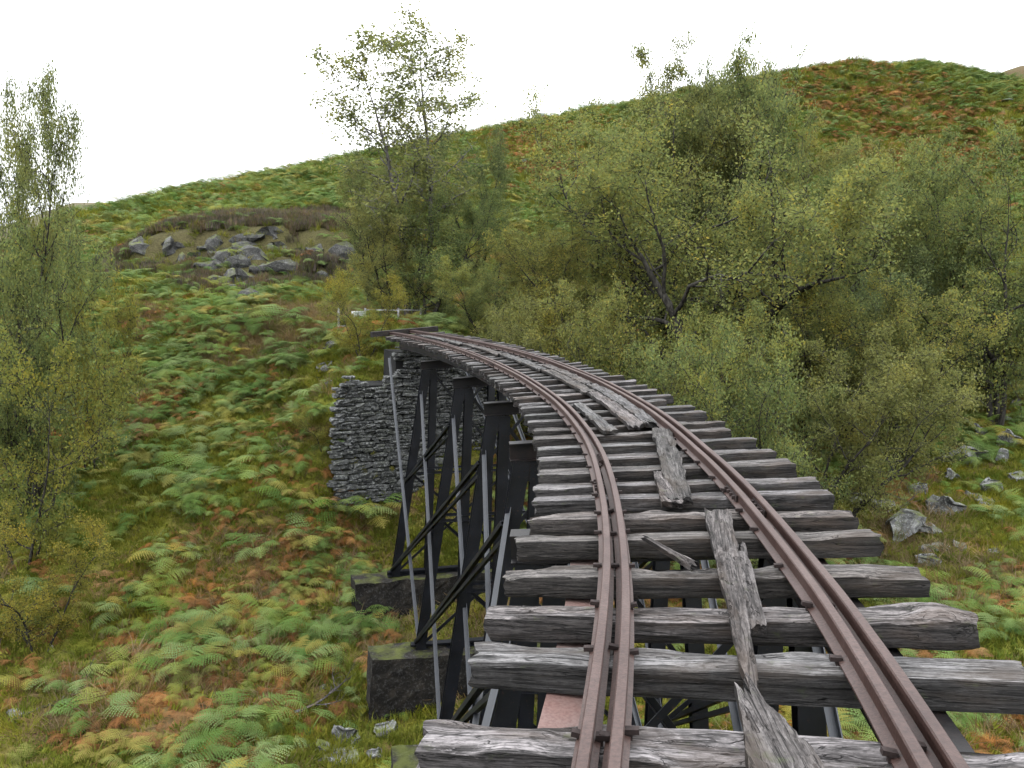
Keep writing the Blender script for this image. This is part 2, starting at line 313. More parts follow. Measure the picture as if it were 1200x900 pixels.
def zones(x, y):
    # screen-independent zones, laid out on the ground plan
    def blob(cx, cy, rx, ry, k=.35): return smooth(1.15, .75, np.hypot((x - cx) / rx, (y - cy) / ry) + k * fbm(x * .12, y * .12, 5, 3))
    a = at(300, 285, 60); b = at(200, 290, 62); c = at(390, 262, 66)
    hea = np.maximum.reduce([blob(a.x, a.y + 3, 6, 6), blob(b.x, b.y, 5.5, 4.5), blob(c.x, c.y, 5, 5)])
    moor = smooth(165, 185, y); CRG = [(at(q[0], q[1], q[2]).x, q[2]) for q in ((180,298,59),(220,305,58),(260,310,57),(300,300,58),(340,300,58),(385,300,57),(300,330,55),(270,340,53),(340,325,54.5),(375,325,54),(290,350,51.5))]
    hea = np.maximum(hea, np.maximum.reduce([.92 * smooth(3.4, 2.0, np.hypot(x - a_, (y - b_) * .8) + .9 * fbm(x * .3, y * .3, 2, 2)) for a_, b_ in CRG]))
    p = at(390, 370, 40); ben = blob(p.x - 1, p.y + 1, 5.5, 4.5)
    return hea, moor, ben
gx = axis([(-1900, -600, 260), (-600, -120, 40), (-120, -45, 3), (-45, -22, 1), (-22, 24, .3), (24, 50, .8), (50, 240, 4), (240, 700, 40), (700, 1900, 260)])
gy = axis([(-1500, -300, 240), (-300, -40, 30), (-40, 8, 2), (8, 46, .3), (46, 90, .6), (90, 150, 1.2), (150, 320, 5), (320, 900, 60), (900, 2300, 280)])
GX, GY = np.meshgrid(gx, gy); GZ = height(GX, GY)
nx, ny = len(gx), len(gy); idx = np.arange(nx * ny).reshape(ny, nx)
F = np.stack([idx[:-1, :-1], idx[:-1, 1:], idx[1:, 1:], idx[1:, :-1]], -1).reshape(-1, 4)
me = new_mesh('hillside', np.stack([GX, GY, GZ], -1).reshape(-1, 3), F, M_GROUND, True)
for nm, arr in zip(('heather', 'moor', 'bench'), zones(GX.ravel(), GY.ravel())):
    at_ = me.attributes.new(nm, 'FLOAT', 'POINT'); at_.data.foreach_set('value', arr.astype(np.float32))
tag(link('hillside_ground', me), 'rough bracken hillside falling to the gully under the trestle', kind='structure')
# far hill, faint in the cloud
c = at(125, 238, 1500); hv = []; hf = []
for j in range(9):
    for i in range(25):
        u = i / 24 * 2 - 1; w = j / 8 * 2 - 1
        hv.append((c.x + u * 520 - 20, c.y + w * 400, -60 + (c.z + 60) * math.exp(-(u * 1.9) ** 2) * math.exp(-(w * 1.6) ** 2) * (1 + .06 * mnoise.noise(Vector((u * 5, w * 5, 1))))))
for j in range(8):
    for i in range(24): q = j * 25 + i; hf.append((q, q + 1, q + 26, q + 25))
tag(link('distant_hill', new_mesh('distant_hill', hv, hf, M_FAR, True)), 'faint grey hill in the cloud far beyond the left tree', kind='structure')
# ------------------------------------------------------------------ bridge
bridge = empty('trestle_bridge', TZ(16.3, 0, -8.2)); tag(bridge, 'derelict curved railway trestle with rotting sleepers and rusty twin rails', 'bridge')
INV = Matrix.Translation(-bridge.location)
def part(mb, name, mat, parent=None, smooth=False):
    me = new_mesh(name, mb.v, mb.f, mat, smooth)
    if (parent or bridge) is bridge or True: me.transform(INV)
    o = link(name, me, parent or bridge); return o
# sleepers
def sleeper_mesh(L, w, h, seed, rot=.5, knob=False, nl=84, fine=True, taper=False):
    rs = np.random.RandomState(seed); nr = [( -w/2, -h/2)]
    k = 7; hh = 5
    pr = [(-w/2 + w * i / k, -h/2) for i in range(k)] + [(w/2, -h/2 + h * i / hh) for i in range(hh)] + [(w/2 - w * i / k, h/2) for i in range(k)] + [(-w/2, h/2 - h * i / hh) for i in range(hh)]
    pr = np.array(pr); n = len(pr); xs = np.linspace(-L/2, L/2, nl)
    X = np.repeat(xs, n); Y = np.tile(pr[:, 0], nl); Z = np.tile(pr[:, 1], nl); q = seed * 7.3
    # softened arrises
    cy = np.abs(Y) / (w/2); cz = np.abs(Z) / (h/2); cor = np.minimum(cy, cz) ** 6; Y = Y * (1 - .05 * cor); Z = Z * (1 - .07 * cor)
    top = Z > h * .3
    bow = .012 * np.sin(X * 1.3 + q)
    g1 = fbm(X * 1.4 + q, Y * 28, Z * 28, 3); g2 = fbm(X * 5 + q, Y * 45, Z * 45 + 4, 3)
    sc_ = .010 * g1 + .006 * g2
    rotm = np.clip(fbm(X * 1.6 + q * 2, Y * 5, 1, 3) * 2.2 - .25 + rot * .7, 0, 1) * rot
    Z = Z + sc_ + np.where(top, -rotm * (.022 + .055 * np.abs(fbm(X * 3 + q, Y * 26, 9, 3))), 0)
    Y = Y + .008 * g1 + .004 * g2 + bow + .006 * fbm(X * 3, Z * 20, q, 2) - np.sign(Y) * rotm * .012 * (Z > 0)
    endn = (np.abs(X) > L/2 - 1e-6); X = X + endn * (.05 * fbm(Y * 16 + q, Z * 16, X, 3))
    e = np.clip((np.abs(X) - (L/2 - .05)) / .05, 0, 1); Z = Z * (1 - .07 * e * e) ; Y = Y * (1 - .05 * e * e)
    if knob: b = np.exp(-((X - (L/2 - .17)) / .14) ** 2); Z = Z + b * (.03 + .02 * g1) * (Z > 0) ; Y = Y - b * .03 * (Y < 0)
    if taper: b = np.clip((X - L * .2) / (L * .3), 0, 1); Z = np.where(top, Z - .03 * b, Z)
    V = np.stack([X, Y, Z - h/2], -1).tolist(); Fs = []
    for i in range(nl - 1):
        for j in range(n): a = i * n + j; b = i * n + (j + 1) % n; Fs.append((a, b, b + n, a + n))
    for base, flip in ((0, 1), ((nl - 1) * n, 0)):
        c = V[base:base + n]; V.append(np.mean(c, 0).tolist()); ci = len(V) - 1
        for j in range(n):
            a, b = base + j, base + (j + 1) % n; Fs.append((ci, b, a) if flip else (ci, a, b))
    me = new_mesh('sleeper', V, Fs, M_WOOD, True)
    me.set_sharp_from_angle(angle=math.radians(38)) if hasattr(me, 'set_sharp_from_angle') else None
    return me
SL = [(2.75,-.02,.0,2.5),(3.5,-.016,.2,2.42),(4.05,-.025,.1,2.44),(4.7,-.027,.0,2.44),(5.4,-.03,.0,2.42),(5.95,.01,.1,2.42),(6.5,.01,.2,2.4),(7.0,.03,.1,2.46),
      (7.65,.04,.1,2.44),(8.3,.05,.2,2.46),(8.9,.03,.2,2.44),(9.6,-.03,.0,2.38),(10.15,.02,.3,2.43),(10.9,.0,.2,2.43),(11.5,.0,.4,2.47),(12.2,-.1,.0,2.25),(12.75,.03,.1,2.47),(13.4,.0,.0,2.44),(14.1,.02,-.2,2.46),(14.9,.04,-.2,2.5),(15.65,.04,-.1,2.5)]
SL[1:1] = []
RLo = lambda s: float(np.interp(s, [2, 6, 9, 12, 15, 23, 28, 31], [-.562, -.578, -.61, -.67, -.72, -.79, -.78, -.72]))
RRo = lambda s: float(np.interp(s, [2, 4, 6, 8, 13, 19, 23, 28, 31], [.515, .51, .475, .445, .45, .47, .40, .20, .12]))
rails_o = [(RLo, -.053), (RLo, .053), (RRo, -.053), (RRo, .053)]
sl_all = [(2.75 - .62 * (i + 1), 0, 0, 2.42) for i in range(9)][::-1] + SL
s = 15.65
while s < 31.6: s += .6 + random.uniform(-.06, .06); sl_all.append((s, random.uniform(-.05, .03), random.uniform(-.1, .1), random.uniform(2.35, 2.5)))
spike = MB()
spike.box((-.012, 0, .0), (-.012, 0, .035), .022, .022); spike.box((-.03, 0, .033), (.022, 0, .038), .03, .02)
ME_SPIKE = new_mesh('spike', spike.v, spike.f, M_SPIKE)
variants = [sleeper_mesh(2.42, .2, .15, 100 + i, .35 + .1 * i, nl=40) for i in range(6)]
ROTS = {2.75: 1.15, 3.5: .45, 4.05: .95, 4.7: .9, 5.4: .5, 5.95: 1.3, 6.5: .6}
far_spikes = MB()
for i, (s, oc, sk, L) in enumerate(sl_all):
    near = 2.3 < s < 12.6; x, y, h = trk(s)
    w = random.uniform(.19, .215) if s > 8 else random.uniform(.2, .225); hh = random.uniform(.14, .165)
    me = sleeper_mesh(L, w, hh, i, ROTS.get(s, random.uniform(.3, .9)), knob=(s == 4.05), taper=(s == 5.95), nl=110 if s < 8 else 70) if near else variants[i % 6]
    jz = random.uniform(-.012, .006)
    rot = Matrix.Rotation(-h + random.uniform(-.012, .012), 4, 'Z') @ Matrix.Rotation(-math.atan(.085) + random.uniform(-.006, .006), 4, 'Y') @ Matrix.Rotation(random.uniform(-.06, .04), 4, 'X')
    o = link('sleeper', me, bridge); p = T(s, oc, jz)
    o.matrix_parent_inverse = Matrix.Identity(4); o.matrix_basis = Matrix.Translation(p - bridge.location) @ rot
    if not near: o.scale = (L / 2.42 * (1 if i % 2 else -1), 1 if i % 3 else -1, 1)
    # dog spikes
    for (fn, off) in rails_o:
        for sd_ in (-1, 1):
            if off * sd_ < 0 or True:
                oo = fn(s) + off + sd_ * .05
                if abs(off - (-sd_) * .053) < 1e-6 and random.random() < .5: continue
                if near and s < 11:
                    q = link('spike', ME_SPIKE, o)
                    q.matrix_basis = Matrix.Translation(((oo - oc), random.uniform(-.05, .03), -.004)) @ Matrix.Rotation(0 if sd_ > 0 else math.pi, 4, 'Z') @ Matrix.Rotation(random.uniform(-.15, .15), 4, 'Y')
                else:
                    p = T(s, oo, .01); far_spikes.box(p, p + Vector((0, 0, .035)), .03, .03)
q = part(far_spikes, 'spike', M_SPIKE); q['kind'] = 'stuff'
# rails: flat-bottomed section, running rail and check rail side by side
def rail_prof():
    r = [(-.046, 0), (.046, 0), (.046, .008), (.02, .016), (.007, .022), (.006, .07), (.012, .076), (.024, .08), (.024, .1), (.019, .106), (-.019, .106), (-.024, .1), (-.024, .08), (-.012, .076), (-.006, .07), (-.007, .022), (-.02, .016), (-.046, .008)]
    return r
RP = rail_prof()
for ri, (fn, off) in enumerate(rails_o):
    ss = np.arange(-3.2, 33.2, .22); V = []; Fs = []; n = len(RP)
    for s in ss:
        x, y, h = trk(s); a = Vector((math.cos(h), -math.sin(h), .085)); wob = .004 * math.sin(s * 1.7 + ri)
        c = T(s, fn(s) + off + wob, .004)
        for px_, pz_ in RP: p = c + a * px_ + Vector((0, 0, pz_)); V.append(p)
    for i in range(len(ss) - 1):
        for j in range(n): a = i * n + j; b = i * n + (j + 1) % n; Fs.append((a, a + n, b + n, b))
    Fs += [tuple(range(n)), tuple(range((len(ss)) * n - 1, (len(ss) - 1) * n - 1, -1))]
    me = new_mesh('rail', V, Fs, M_RAIL, True); me.transform(INV); me.set_sharp_from_angle(angle=math.radians(30))
    ro = link('rail', me, bridge)
    for sj in {0: (6.75, 19), 1: (7.9, 20.5), 2: (6.35, 16.2), 3: (5.9, 17.4)}[ri]:
        for sd_ in (-1, 1):
            mb = MB(); p0, p1 = T(sj - .2, fn(sj) + off + sd_ * .016, .05), T(sj + .2, fn(sj) + off + sd_ * .016, .05); mb.box(p0, p1, .014, .05)
            fp = part(mb, 'fishplate', M_SPIKE, ro)
            for k in range(4):
                c = T(sj - .15 + .1 * k, fn(sj) + off + sd_ * .022, .05); d = T(sj - .15 + .1 * k, fn(sj) + off + sd_ * .045, .05)
                mb2 = MB(); mb2.box(c, d, .026, .026); o2 = part(mb2, 'bolt', M_SPIKE, ro)
# stringers (faded red top plate)
for o0 in (-.76, .76):
    a, b = -3.0, 31.4; n = int((b - a) / 1.2)
    for k in range(8):
        mb = MB(); s0 = a + (b - a) * k / 8; s1 = a + (b - a) * (k + 1) / 8 - .01; m = 4
        for q in range(m):
            t0 = s0 + (s1 - s0) * q / m; t1 = s0 + (s1 - s0) * (q + 1) / m
            mb.prof(T(t0, o0, -.172 - .14), T(t1, o0, -.172 - .14), iprof(.19, .28), cap=(q in (0, m - 1)))
        so_ = part(mb, 'stringer', M_CAPR)
        if o0 < 0 and s0 < 8.5:
            so_.data.materials.append(M_STRING)
            for pg in so_.data.polygons:
                if abs(pg.normal.z) > .9 and pg.center.z + bridge.location.z > -.3: pg.material_index = 1
# bents
BS = [-2.3, 2.4, 7.1, 11.8, 16.3, 21.1, 26.2, 30.7]
ZF = -8.0
def foot_z(s): return {16.3: -8.2, 21.1: -8.0, 26.2: -7.75, 30.7: -6.6}.get(s, -8.0)
def cap_pt(s, o): return T(s, o, -.172 - .28 - .14)
for bi, s in enumerate(BS[:-1]):
    mb = MB(); mb.prof(cap_pt(s, -1.4), cap_pt(s, 1.4), iprof(.22, .27, .02, .014))
    cap = part(mb, 'cap_beam', M_CAPR); zf = foot_z(s); zt = cap_pt(s, 0).z - .135
    def lp(o, f): # point on a leg line between cap (f=0) and foot (f=1)
        return o
    def sub(mb, name, mat=M_STEEL): return part(mb, name, mat, cap)
    for sg in (-1, 1):
        ztop = cap_pt(s, sg * 1.2).z - .137
        mb = MB(); mb.prof(TZ(s, sg * 1.22, ztop), TZ(s, sg * 2.1, zf), iprof(.25, .22, .016, .014), up=(math.sin(trk(s)[2]), math.cos(trk(s)[2]), 0)); sub(mb, 'leg')
        mb = MB(); mb.prof(TZ(s, sg * .98, ztop), TZ(s, sg * 1.02, zf), iprof(.22, .2, .016, .014), up=(math.sin(trk(s)[2]), math.cos(trk(s)[2]), 0)); sub(mb, 'leg')
        # gusset plate with rivet heads under the cap
        mb = MB(); c0 = TZ(s - .095, sg * 1.3, ztop - .15); c1 = TZ(s - .095, sg * .9, ztop - .15); mb.box(c0, c1, .012, .3)
        for rr in range(2):
            for cc in range(5): p = TZ(s - .105, sg * (.94 + .08 * cc), ztop - .06 - .1 * rr); mb.box(p, p + Vector((0, 0, .022)), .022, .022)
        sub(mb, 'gusset_plate', M_CAPR)
    mb = MB(); mb.prof(TZ(s, -2.35, zf + .08), TZ(s, 2.35, zf + .08), cprof(.2, .16), up=(0, 0, 1)); sub(mb, 'sill_beam')
    for zz, w in ((zf * .5 - .3, .07), (zf * .5 - .46, .07)):
        f = (ztop - zz) / (ztop - zf); oo = 1.22 + .88 * f
        mb = MB(); mb.prof(TZ(s - .1, -oo, zz), TZ(s - .1, oo, zz), lprof(w)); sub(mb, 'horizontal_brace')
    zm = zf * .5 - .38; fm = (ztop - zm) / (ztop - zf); om = 1.22 + .88 * fm
    for sg in (-1, 1):
        mb = MB(); mb.prof(TZ(s - .12 * sg, sg * 1.15, ztop - .1), TZ(s - .12 * sg, -sg * om, zm), lprof(.08)); sub(mb, 'diagonal_brace')
        mb = MB(); mb.prof(TZ(s - .12 * sg, sg * om, zm - .08), TZ(s - .12 * sg, -sg * 2.05, zf + .2), lprof(.08)); sub(mb, 'diagonal_brace')
# side bracing between bents
for sg in (-1, 1):
    for k in range(len(BS)):
        top = TZ(BS[k], sg * 1.38, cap_pt(BS[k], sg * 1.3).z - (.8 if k < 7 else .1))
        if k >= 2:
            ft = TZ(BS[k-2], sg * {7: 2.15, 6: 2.1, 5: 1.6, 4: 1.2, 3: 1.9}.get(k, 2.), foot_z(BS[k-2]) + .25)
            mb = MB(); mb.prof(top, ft, lprof(.085, .012), up=(0, 0, 1)); 
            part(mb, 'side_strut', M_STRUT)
            # dark double angle the other way
            t2 = TZ(BS[k-2], sg * 1.46, cap_pt(BS[k-2], sg * 1.3).z - 1.1); f2 = TZ(BS[k], sg * 2.22, foot_z(BS[k]) + .2) if k < 7 else TZ(BS[6], sg * 1.82, -4.6)
            mb = MB(); mb.prof(t2, f2, cprof(.085, .075)); 
            part(mb, 'side_brace', M_STEEL)
            mb = MB(); mb.prof(t2 + Vector((0, 0, -.28)), f2 + Vector((0, 0, -.02)), lprof(.065)); part(mb, 'side_brace', M_STEEL)
# ------------------------------------------------------------------ concrete footings
def rough_box(sx, sy, sz, seed, amp=.04, n=(10, 4, 5), mat=None, name='footing'):
    import bmesh
    bm = bmesh.new(); bmesh.ops.create_grid
    bm.free(); V = []; Fs = []; idm = {}
    def vid(i, j, k):
        if (i, j, k) not in idm:
            x, y, z = i / n[0] - .5, j / n[1] - .5, k / n[2]
            p = Vector((x * sx, y * sy, z * sz)); q = p * 1.7 + Vector((seed * 9.1, 0, 0)); d = mnoise.noise_vector(q) * amp * .8 + mnoise.noise_vector(q * 5) * amp * .35 + mnoise.noise_vector(q * 13) * amp * .16
            idm[(i, j, k)] = len(V); V.append(p + d)
        return idm[(i, j, k)]
    for i in range(n[0]):
        for j in range(n[1]):
            Fs.append((vid(i, j, 0), vid(i, j+1, 0), vid(i+1, j+1, 0), vid(i+1, j, 0))); Fs.append((vid(i, j, n[2]), vid(i+1, j, n[2]), vid(i+1, j+1, n[2]), vid(i, j+1, n[2])))
    for i in range(n[0]):
        for k in range(n[2]):
            Fs.append((vid(i, 0, k), vid(i+1, 0, k), vid(i+1, 0, k+1), vid(i, 0, k+1))); Fs.append((vid(i, n[1], k), vid(i, n[1], k+1), vid(i+1, n[1], k+1), vid(i+1, n[1], k)))
    for j in range(n[1]):
        for k in range(n[2]):
            Fs.append((vid(0, j, k), vid(0, j, k+1), vid(0, j+1, k+1), vid(0, j+1, k))); Fs.append((vid(n[0], j, k), vid(n[0], j+1, k), vid(n[0], j+1, k+1), vid(n[0], j, k+1)))
    return new_mesh(name, V, Fs, mat)
FT = ['', 'black concrete footing below the nearest sleepers', 'black concrete footing at the right foot of the nearer trestle legs', 'dark concrete footing in the gully hidden under the near sleepers',
      'lichened concrete footing at the bottom edge of the picture', 'black mossy concrete footing in the middle of the three left of the trestle', 'blackened concrete footing farthest up the slope nearest the stone abutment', '']
for i, s in enumerate(BS):
    if i in (0, 7): continue
    x, y, h = trk(s); zf = foot_z(s); sz = 2.4
    o = link('concrete_footing', rough_box(6.9 if i != 4 else 6.2, .95, sz, i, .09, (34, 7, 14), M_CONC), None, TZ(s, 0, zf - sz - .01), (0, 0, -h)); tag(o, FT[i], 'footing', 'concrete footings under the trestle')
#@@PART2
# ------------------------------------------------------------------ stone abutment
rs = np.random.RandomState(11)
def block_mesh(seed, amp=.16, name='stone', mat=None):            # rough unit stone, 44 triangles or so
    r = np.random.RandomState(seed); V = []; Fs = []
    for z in (-.5, -.28, .28, .5):
        k = .80 if abs(z) > .4 else 1.
        for (x, y) in ((-.5, -.36), (-.36, -.5), (.36, -.5), (.5, -.36), (.5, .4), (-.5, .4)):
            V.append((x * k + r.uniform(-1, 1) * amp * .5, y * k + r.uniform(-1, 1) * amp * .6, z + r.uniform(-1, 1) * amp * .5))
    for l in range(3):
        for j in range(6): a = l * 6 + j; b = l * 6 + (j + 1) % 6; Fs.append((a, b, b + 6, a + 6))
    Fs += [(5, 4, 3, 2, 1, 0), (18, 19, 20, 21, 22, 23)]
    return V, Fs
SA = 31.15; ax, ay, ah = trk(SA)
abut = empty('stone_abutment', TZ(SA, 0, -7), 0); tag(abut, 'dry stone abutment wall carrying the far end of the trestle', 'stone wall')
abut.rotation_euler.z = -ah
AW0, AW1, AZ0, AZ1 = -3.35, 3.4, -.3, 6.35        # local: x across the track, z above the foot
mb = MB(); mb.box(((AW0 + AW1) / 2 + .35, 1.1, -.5), ((AW0 + AW1) / 2 + .35, 1.1, 4.9), AW1 - AW0 - 1.1, 1.5, up=(0, 1, 0)); mb.box((1.2, 1.12, 4.85), (1.2, 1.12, 6.15), 4.1, 1.45, up=(0, 1, 0)); link('wall_core', new_mesh('wall_core', mb.v, mb.f, M_MORTAR), abut)
SV = [new_mesh('stone', *block_mesh(200 + i), M_STONE) for i in range(12)]
SD = [block_mesh(200 + i) for i in range(12)]
stones = []; z = AZ0
while z < AZ1:
    hgt = rs.choice([.08, .11, .14, .18, .25], p=[.2, .3, .25, .15, .1]); x = AW0 + rs.uniform(-.1, .2) + max(0, z - 3.6) * .12
    while x < AW1:
        w = hgt * rs.uniform(1.2, 4.2); w = min(max(w, .15), .75)
        if not (z > 5.0 + .25 * math.sin(x * 4) and x < -1.0): stones.append((x + w / 2, z + hgt / 2 + rs.uniform(-.025, .025), w * 1.0, hgt * rs.uniform(.78, 1.1), rs.uniform(-.07, .08)))
        x += w
    z += hgt
stones.sort(key=lambda q: -q[2] * q[3] * (1.6 if q[0] < .2 else .5)); rest = MB()
for i, (x, z, w, h, dy) in enumerate(stones):
    j = rs.randint(12); rz = rs.uniform(-.06, .06)
    if i < 296: link('stone', SV[j], abut, (x, .3 + dy, z), (rs.uniform(-.12, .12), rs.uniform(-.09, .09), rz), (w, .34, h))
    else:
        V, Fs = SD[j]; rest.add([(p[0] * w + x, p[1] * .34 + .3 + dy, p[2] * h + z) for p in V], Fs)
q = link('stone', new_mesh('stone', rest.v, rest.f, M_STONE), abut); q['kind'] = 'stuff'
# ------------------------------------------------------------------ boulders and rocks
import bmesh
def rock_mesh(name, seed, mat, sub=3, sharp=.5, amp=.28, flat=1.):
    bm = bmesh.new(); bmesh.ops.create_icosphere(bm, subdivisions=sub, radius=.5); q = Vector((seed * 3.7, seed * 1.3, 0)); r = random.Random(seed)
    pl = [(Vector((r.gauss(0, 1), r.gauss(0, 1), r.gauss(0, .8))).normalized(), r.uniform(.22, .38)) for _ in range(14)]
    for v in bm.verts:
        p = v.co.copy()
        for n_, d_ in pl:
            t = p.dot(n_) - d_
            if t > 0: p -= n_ * t * sharp * 1.7
        p += p.normalized() * (mnoise.fractal(p * 2.2 + q, 1, 2, 4) * amp * .35); p.z *= flat; v.co = p
    me = bpy.data.meshes.new(name); bm.to_mesh(me); bm.free(); me.materials.append(mat); return me
RK = [rock_mesh('boulder', 30 + i, M_ROCK, 3, .9, .3) for i in range(6)]; CK = [rock_mesh('crag_rock', 60 + i, M_CRAG, 2, 1.0, .2) for i in range(6)]
BL = [ # px, py, dist, width px, aspect h, label
 (1132,534,35,40,.8,'largest pale lichened boulder beside the stream under the right trees'),(1108,540,34,26,.6,'smaller pale boulder touching the left side of the largest pale boulder'),
 (1183,519,37,30,.8,'pale pointed boulder near the right edge above the dark branches'),(1177,538,36,22,.8,'small bright boulder below the pointed boulder at the right edge'),
 (1186,494,41,26,.45,'long white stone highest up the slope at the right edge'),(1163,572,32,28,.7,'speckled boulder above the bracken near the right edge'),
 (1142,582,31,16,.9,'small speckled stone just left of the speckled boulder'),(1160,590,30.5,26,.4,'flat speckled stone just below the speckled boulder'),
 (1110,600,30,50,.6,'rounded dark boulder with a pale lichen patch right of the sleeper ends'),(1066,628,27,62,.55,'wide mossy boulder next to the sleeper ends on the right'),
 (1097,623,28,30,.5,'pale flat stone behind the wide mossy boulder'),(1094,659,26,34,.4,'low split grey stone in the grass right of the sleeper ends'),(1103,644,26.5,26,.35,'thin grey slab lying in moss near the wide mossy boulder'),
 (1025,592,31,40,.6,'grey boulder half hidden by twigs behind the sleeper ends'),
 (396,868,18,36,.8,'white speckled boulder below the middle concrete footing'),(380,885,17.2,40,.35,'flat dark stone slab at the bottom left of the footings'),(450,858,18.4,34,.6,'dark wet boulder at the foot of the middle concrete footing'),
 (440,888,17.2,26,.7,'brown rounded stone at the bottom edge beside the lowest footing'),(392,897,16.6,50,.3,'long dark slab lying along the bottom edge'),(422,846,19,16,.5,'small white stone under the corner of the middle footing'),
 (415,872,17.8,24,.5,'small grey stone between the speckled boulder and the dark wet boulder'),(376,810,20,12,.8,'small grey pebble on the moss left of the middle footing'),
 (73,827,19,20,.6,'white flecked stone low on the slope at the lower left'),(129,790,20,13,.8,'small pale stone by the fern at the lower left'),(18,840,18.2,26,.5,'dark grey stone at the lower left edge'),
 (38,836,18.4,14,.6,'small pale stone at the lower left edge'),(155,708,23.4,12,1.,'small blue grey stone in the middle of the left slope'),(30,690,24,24,.5,'grey stone among twigs at the left edge'),
 (58,763,21.5,9,1.2,'tiny upright white stone on the left slope'),
 (610,190,97,22,.4,'pale rock on the upper hill right of the tall birch'),(1068,96,125,22,.4,'grey rock near the crest of the hill on the right'),(1178,118,130,22,.35,'pale rock below the crest at the right edge'),
 (1150,508,38,22,.8,'pale grey boulder above and right of the largest pale one'),(1120,560,32,22,.6,'mossy stone just below the largest pale boulder'),(1192,560,33,24,.6,'grey stone cut by the right edge below the pointed boulder'),(1080,575,31,24,.7,'grey stone at the left end of the boulder run under the bushes'),(1130,640,27,20,.6,'low mossy stone in the grass right of the flat split stone'),(1172,648,26,18,.5,'small flat stone in the grass near the right edge'),(1195,475,43,20,.6,'light stone highest at the right edge, behind the long white one'),
 (386,408,32.5,26,.6,'pale rubble stone on the bank beside the abutment top'),(378,432,31.8,24,.7,'grey rubble stone on the bank left of the abutment'),(390,452,31.3,22,.6,'flat rubble stone touching the left edge of the abutment'),
 (372,412,33,18,.5,'small rubble stone at the lip of the bank above the abutment')]
for i, (px, py, d, w, asp, lab) in enumerate(BL):
    p = gpix(px, py + w * asp * .3); ww = w / FPX * p.y * 1.55; z = p.z
    o = link('boulder', RK[i % 6], None, (p.x, p.y + ww * .2, z + ww * asp * .2), (random.uniform(-.2, .2), random.uniform(-.2, .2), random.uniform(0, 6)), (ww, ww * .85, ww * asp))
    tag(o, lab, 'boulder', 'boulders on the slopes')
rs = np.random.RandomState(21)
r2_ = random.Random(5); CR = []
CLAB = {0: 'grey slab at the right end of the crag, largest and highest', 1: 'second highest grey slab of the crag, just left of the highest', 2: 'grey slab at the far left tip of the crag', 3: 'lowest grey rock at the bottom of the crag above the lush fern'}
CR = [(322,277,58,30),(298,284,58.5,24),(165,292,60,26),(290,352,50.5,24)]
for (x0, y0, x1, y1, n, w, d0, d1) in ((170,298,300,285,7,26,59.5,59.5),(215,308,330,292,8,32,58,58.5),(240,316,300,306,4,30,56.5,57.5),(335,292,395,302,5,28,58.5,57),(255,335,330,318,6,30,53,56),(275,345,320,330,4,26,51.5,54),(350,318,395,330,3,20,55,53)):
    for q in range(n):
        u = (q + r2_.uniform(-.25, .25)) / max(n - 1, 1); CR.append((x0 + (x1 - x0) * u, y0 + (y1 - y0) * u + r2_.uniform(-3, 3), d0 + (d1 - d0) * u, w * r2_.uniform(.6, 1.2)))
for i, (px, py, d, w) in enumerate(CR):
    p = gpix(px, py); ww = w / FPX * p.y * 1.35; z = p.z
    o = link('crag_rock', CK[i % 6], None, (p.x, p.y + ww * .1, z + ww * .07), (rs.uniform(-.15, .2), rs.uniform(-.05, .2), rs.uniform(-.3, .3)), (ww * 1.35, ww * .7, ww * rs.uniform(.55, .95)))
    tag(o, CLAB.get(i, 'grey rock in the broken ledges of the crag, among heather on the upper left hill'), 'rock', 'rocks of the heathery crag')
# ------------------------------------------------------------------ loose planks on the deck
def on_deck(px, py, z=0.):
    d = ray(px, py); zz = z
    for _ in range(60):
        Q = Vector((0, 0, CAMZ)) + d * ((zz - CAMZ) / d.z); i = int(np.hypot(_x - Q.x, _y - Q.y).argmin()); dx, dy = Q.x - _x[i], Q.y - _y[i]
        s, o = S_[i], dx * math.cos(_hd[i]) - dy * math.sin(_hd[i]); zz = .5 * zz + .5 * (dz(s, o) + z)
    Q.z = zz; return Q
def plank_mesh(L, w0, w1, t, seed, mat, jag0=.03, jag1=.03, curve=0., nl=70):
    n1 = 9; xs = np.linspace(0, 1, nl); q = seed * 5.1; V = []; Fs = []
    for u in xs:
        ww = w0 + (w1 - w0) * u; ex = min(u, 1 - u)
        for sgn in (1, -1):
            for j in range(n1):
                y = (j / (n1 - 1) - .5) * sgn; e = 1 + .10 * float(fbm(u * L * 5, q + (3 if y > 0 else 0), 1, 3)) * 2
                yy = y * ww * e; xx = u * L
                jag = (jag1 if u > .5 else jag0); xx += (jag * float(fbm(y * 9 + q, u * 2, 5, 3)) * 2) * max(0, 1 - ex * 10)
                rz = t / 2 * sgn * -1 if False else (t / 2 if sgn > 0 else -t / 2)
                g = float(fbm(xx * 2.5 + q, yy * 55, 3, 3)); pit = max(0, float(fbm(xx * 6 + q, yy * 22, 8, 3)) - .12)
                zz = rz + (.010 * g - .07 * pit if sgn > 0 else .006 * g)
                V.append((xx - L / 2, yy + curve * (u * (1 - u)) * 4 + .006 * g, zz))
    m = 2 * n1
    for i in range(nl - 1):
        for j in range(m): a = i * m + j; b = i * m + (j + 1) % m; Fs.append((a, a + m, b + m, b))
    Fs += [tuple(range(m)), tuple(range(nl * m - 1, (nl - 1) * m - 1, -1))]
    me = new_mesh('loose_plank', V, Fs, mat, True); me.set_sharp_from_angle(angle=math.radians(40)); return me
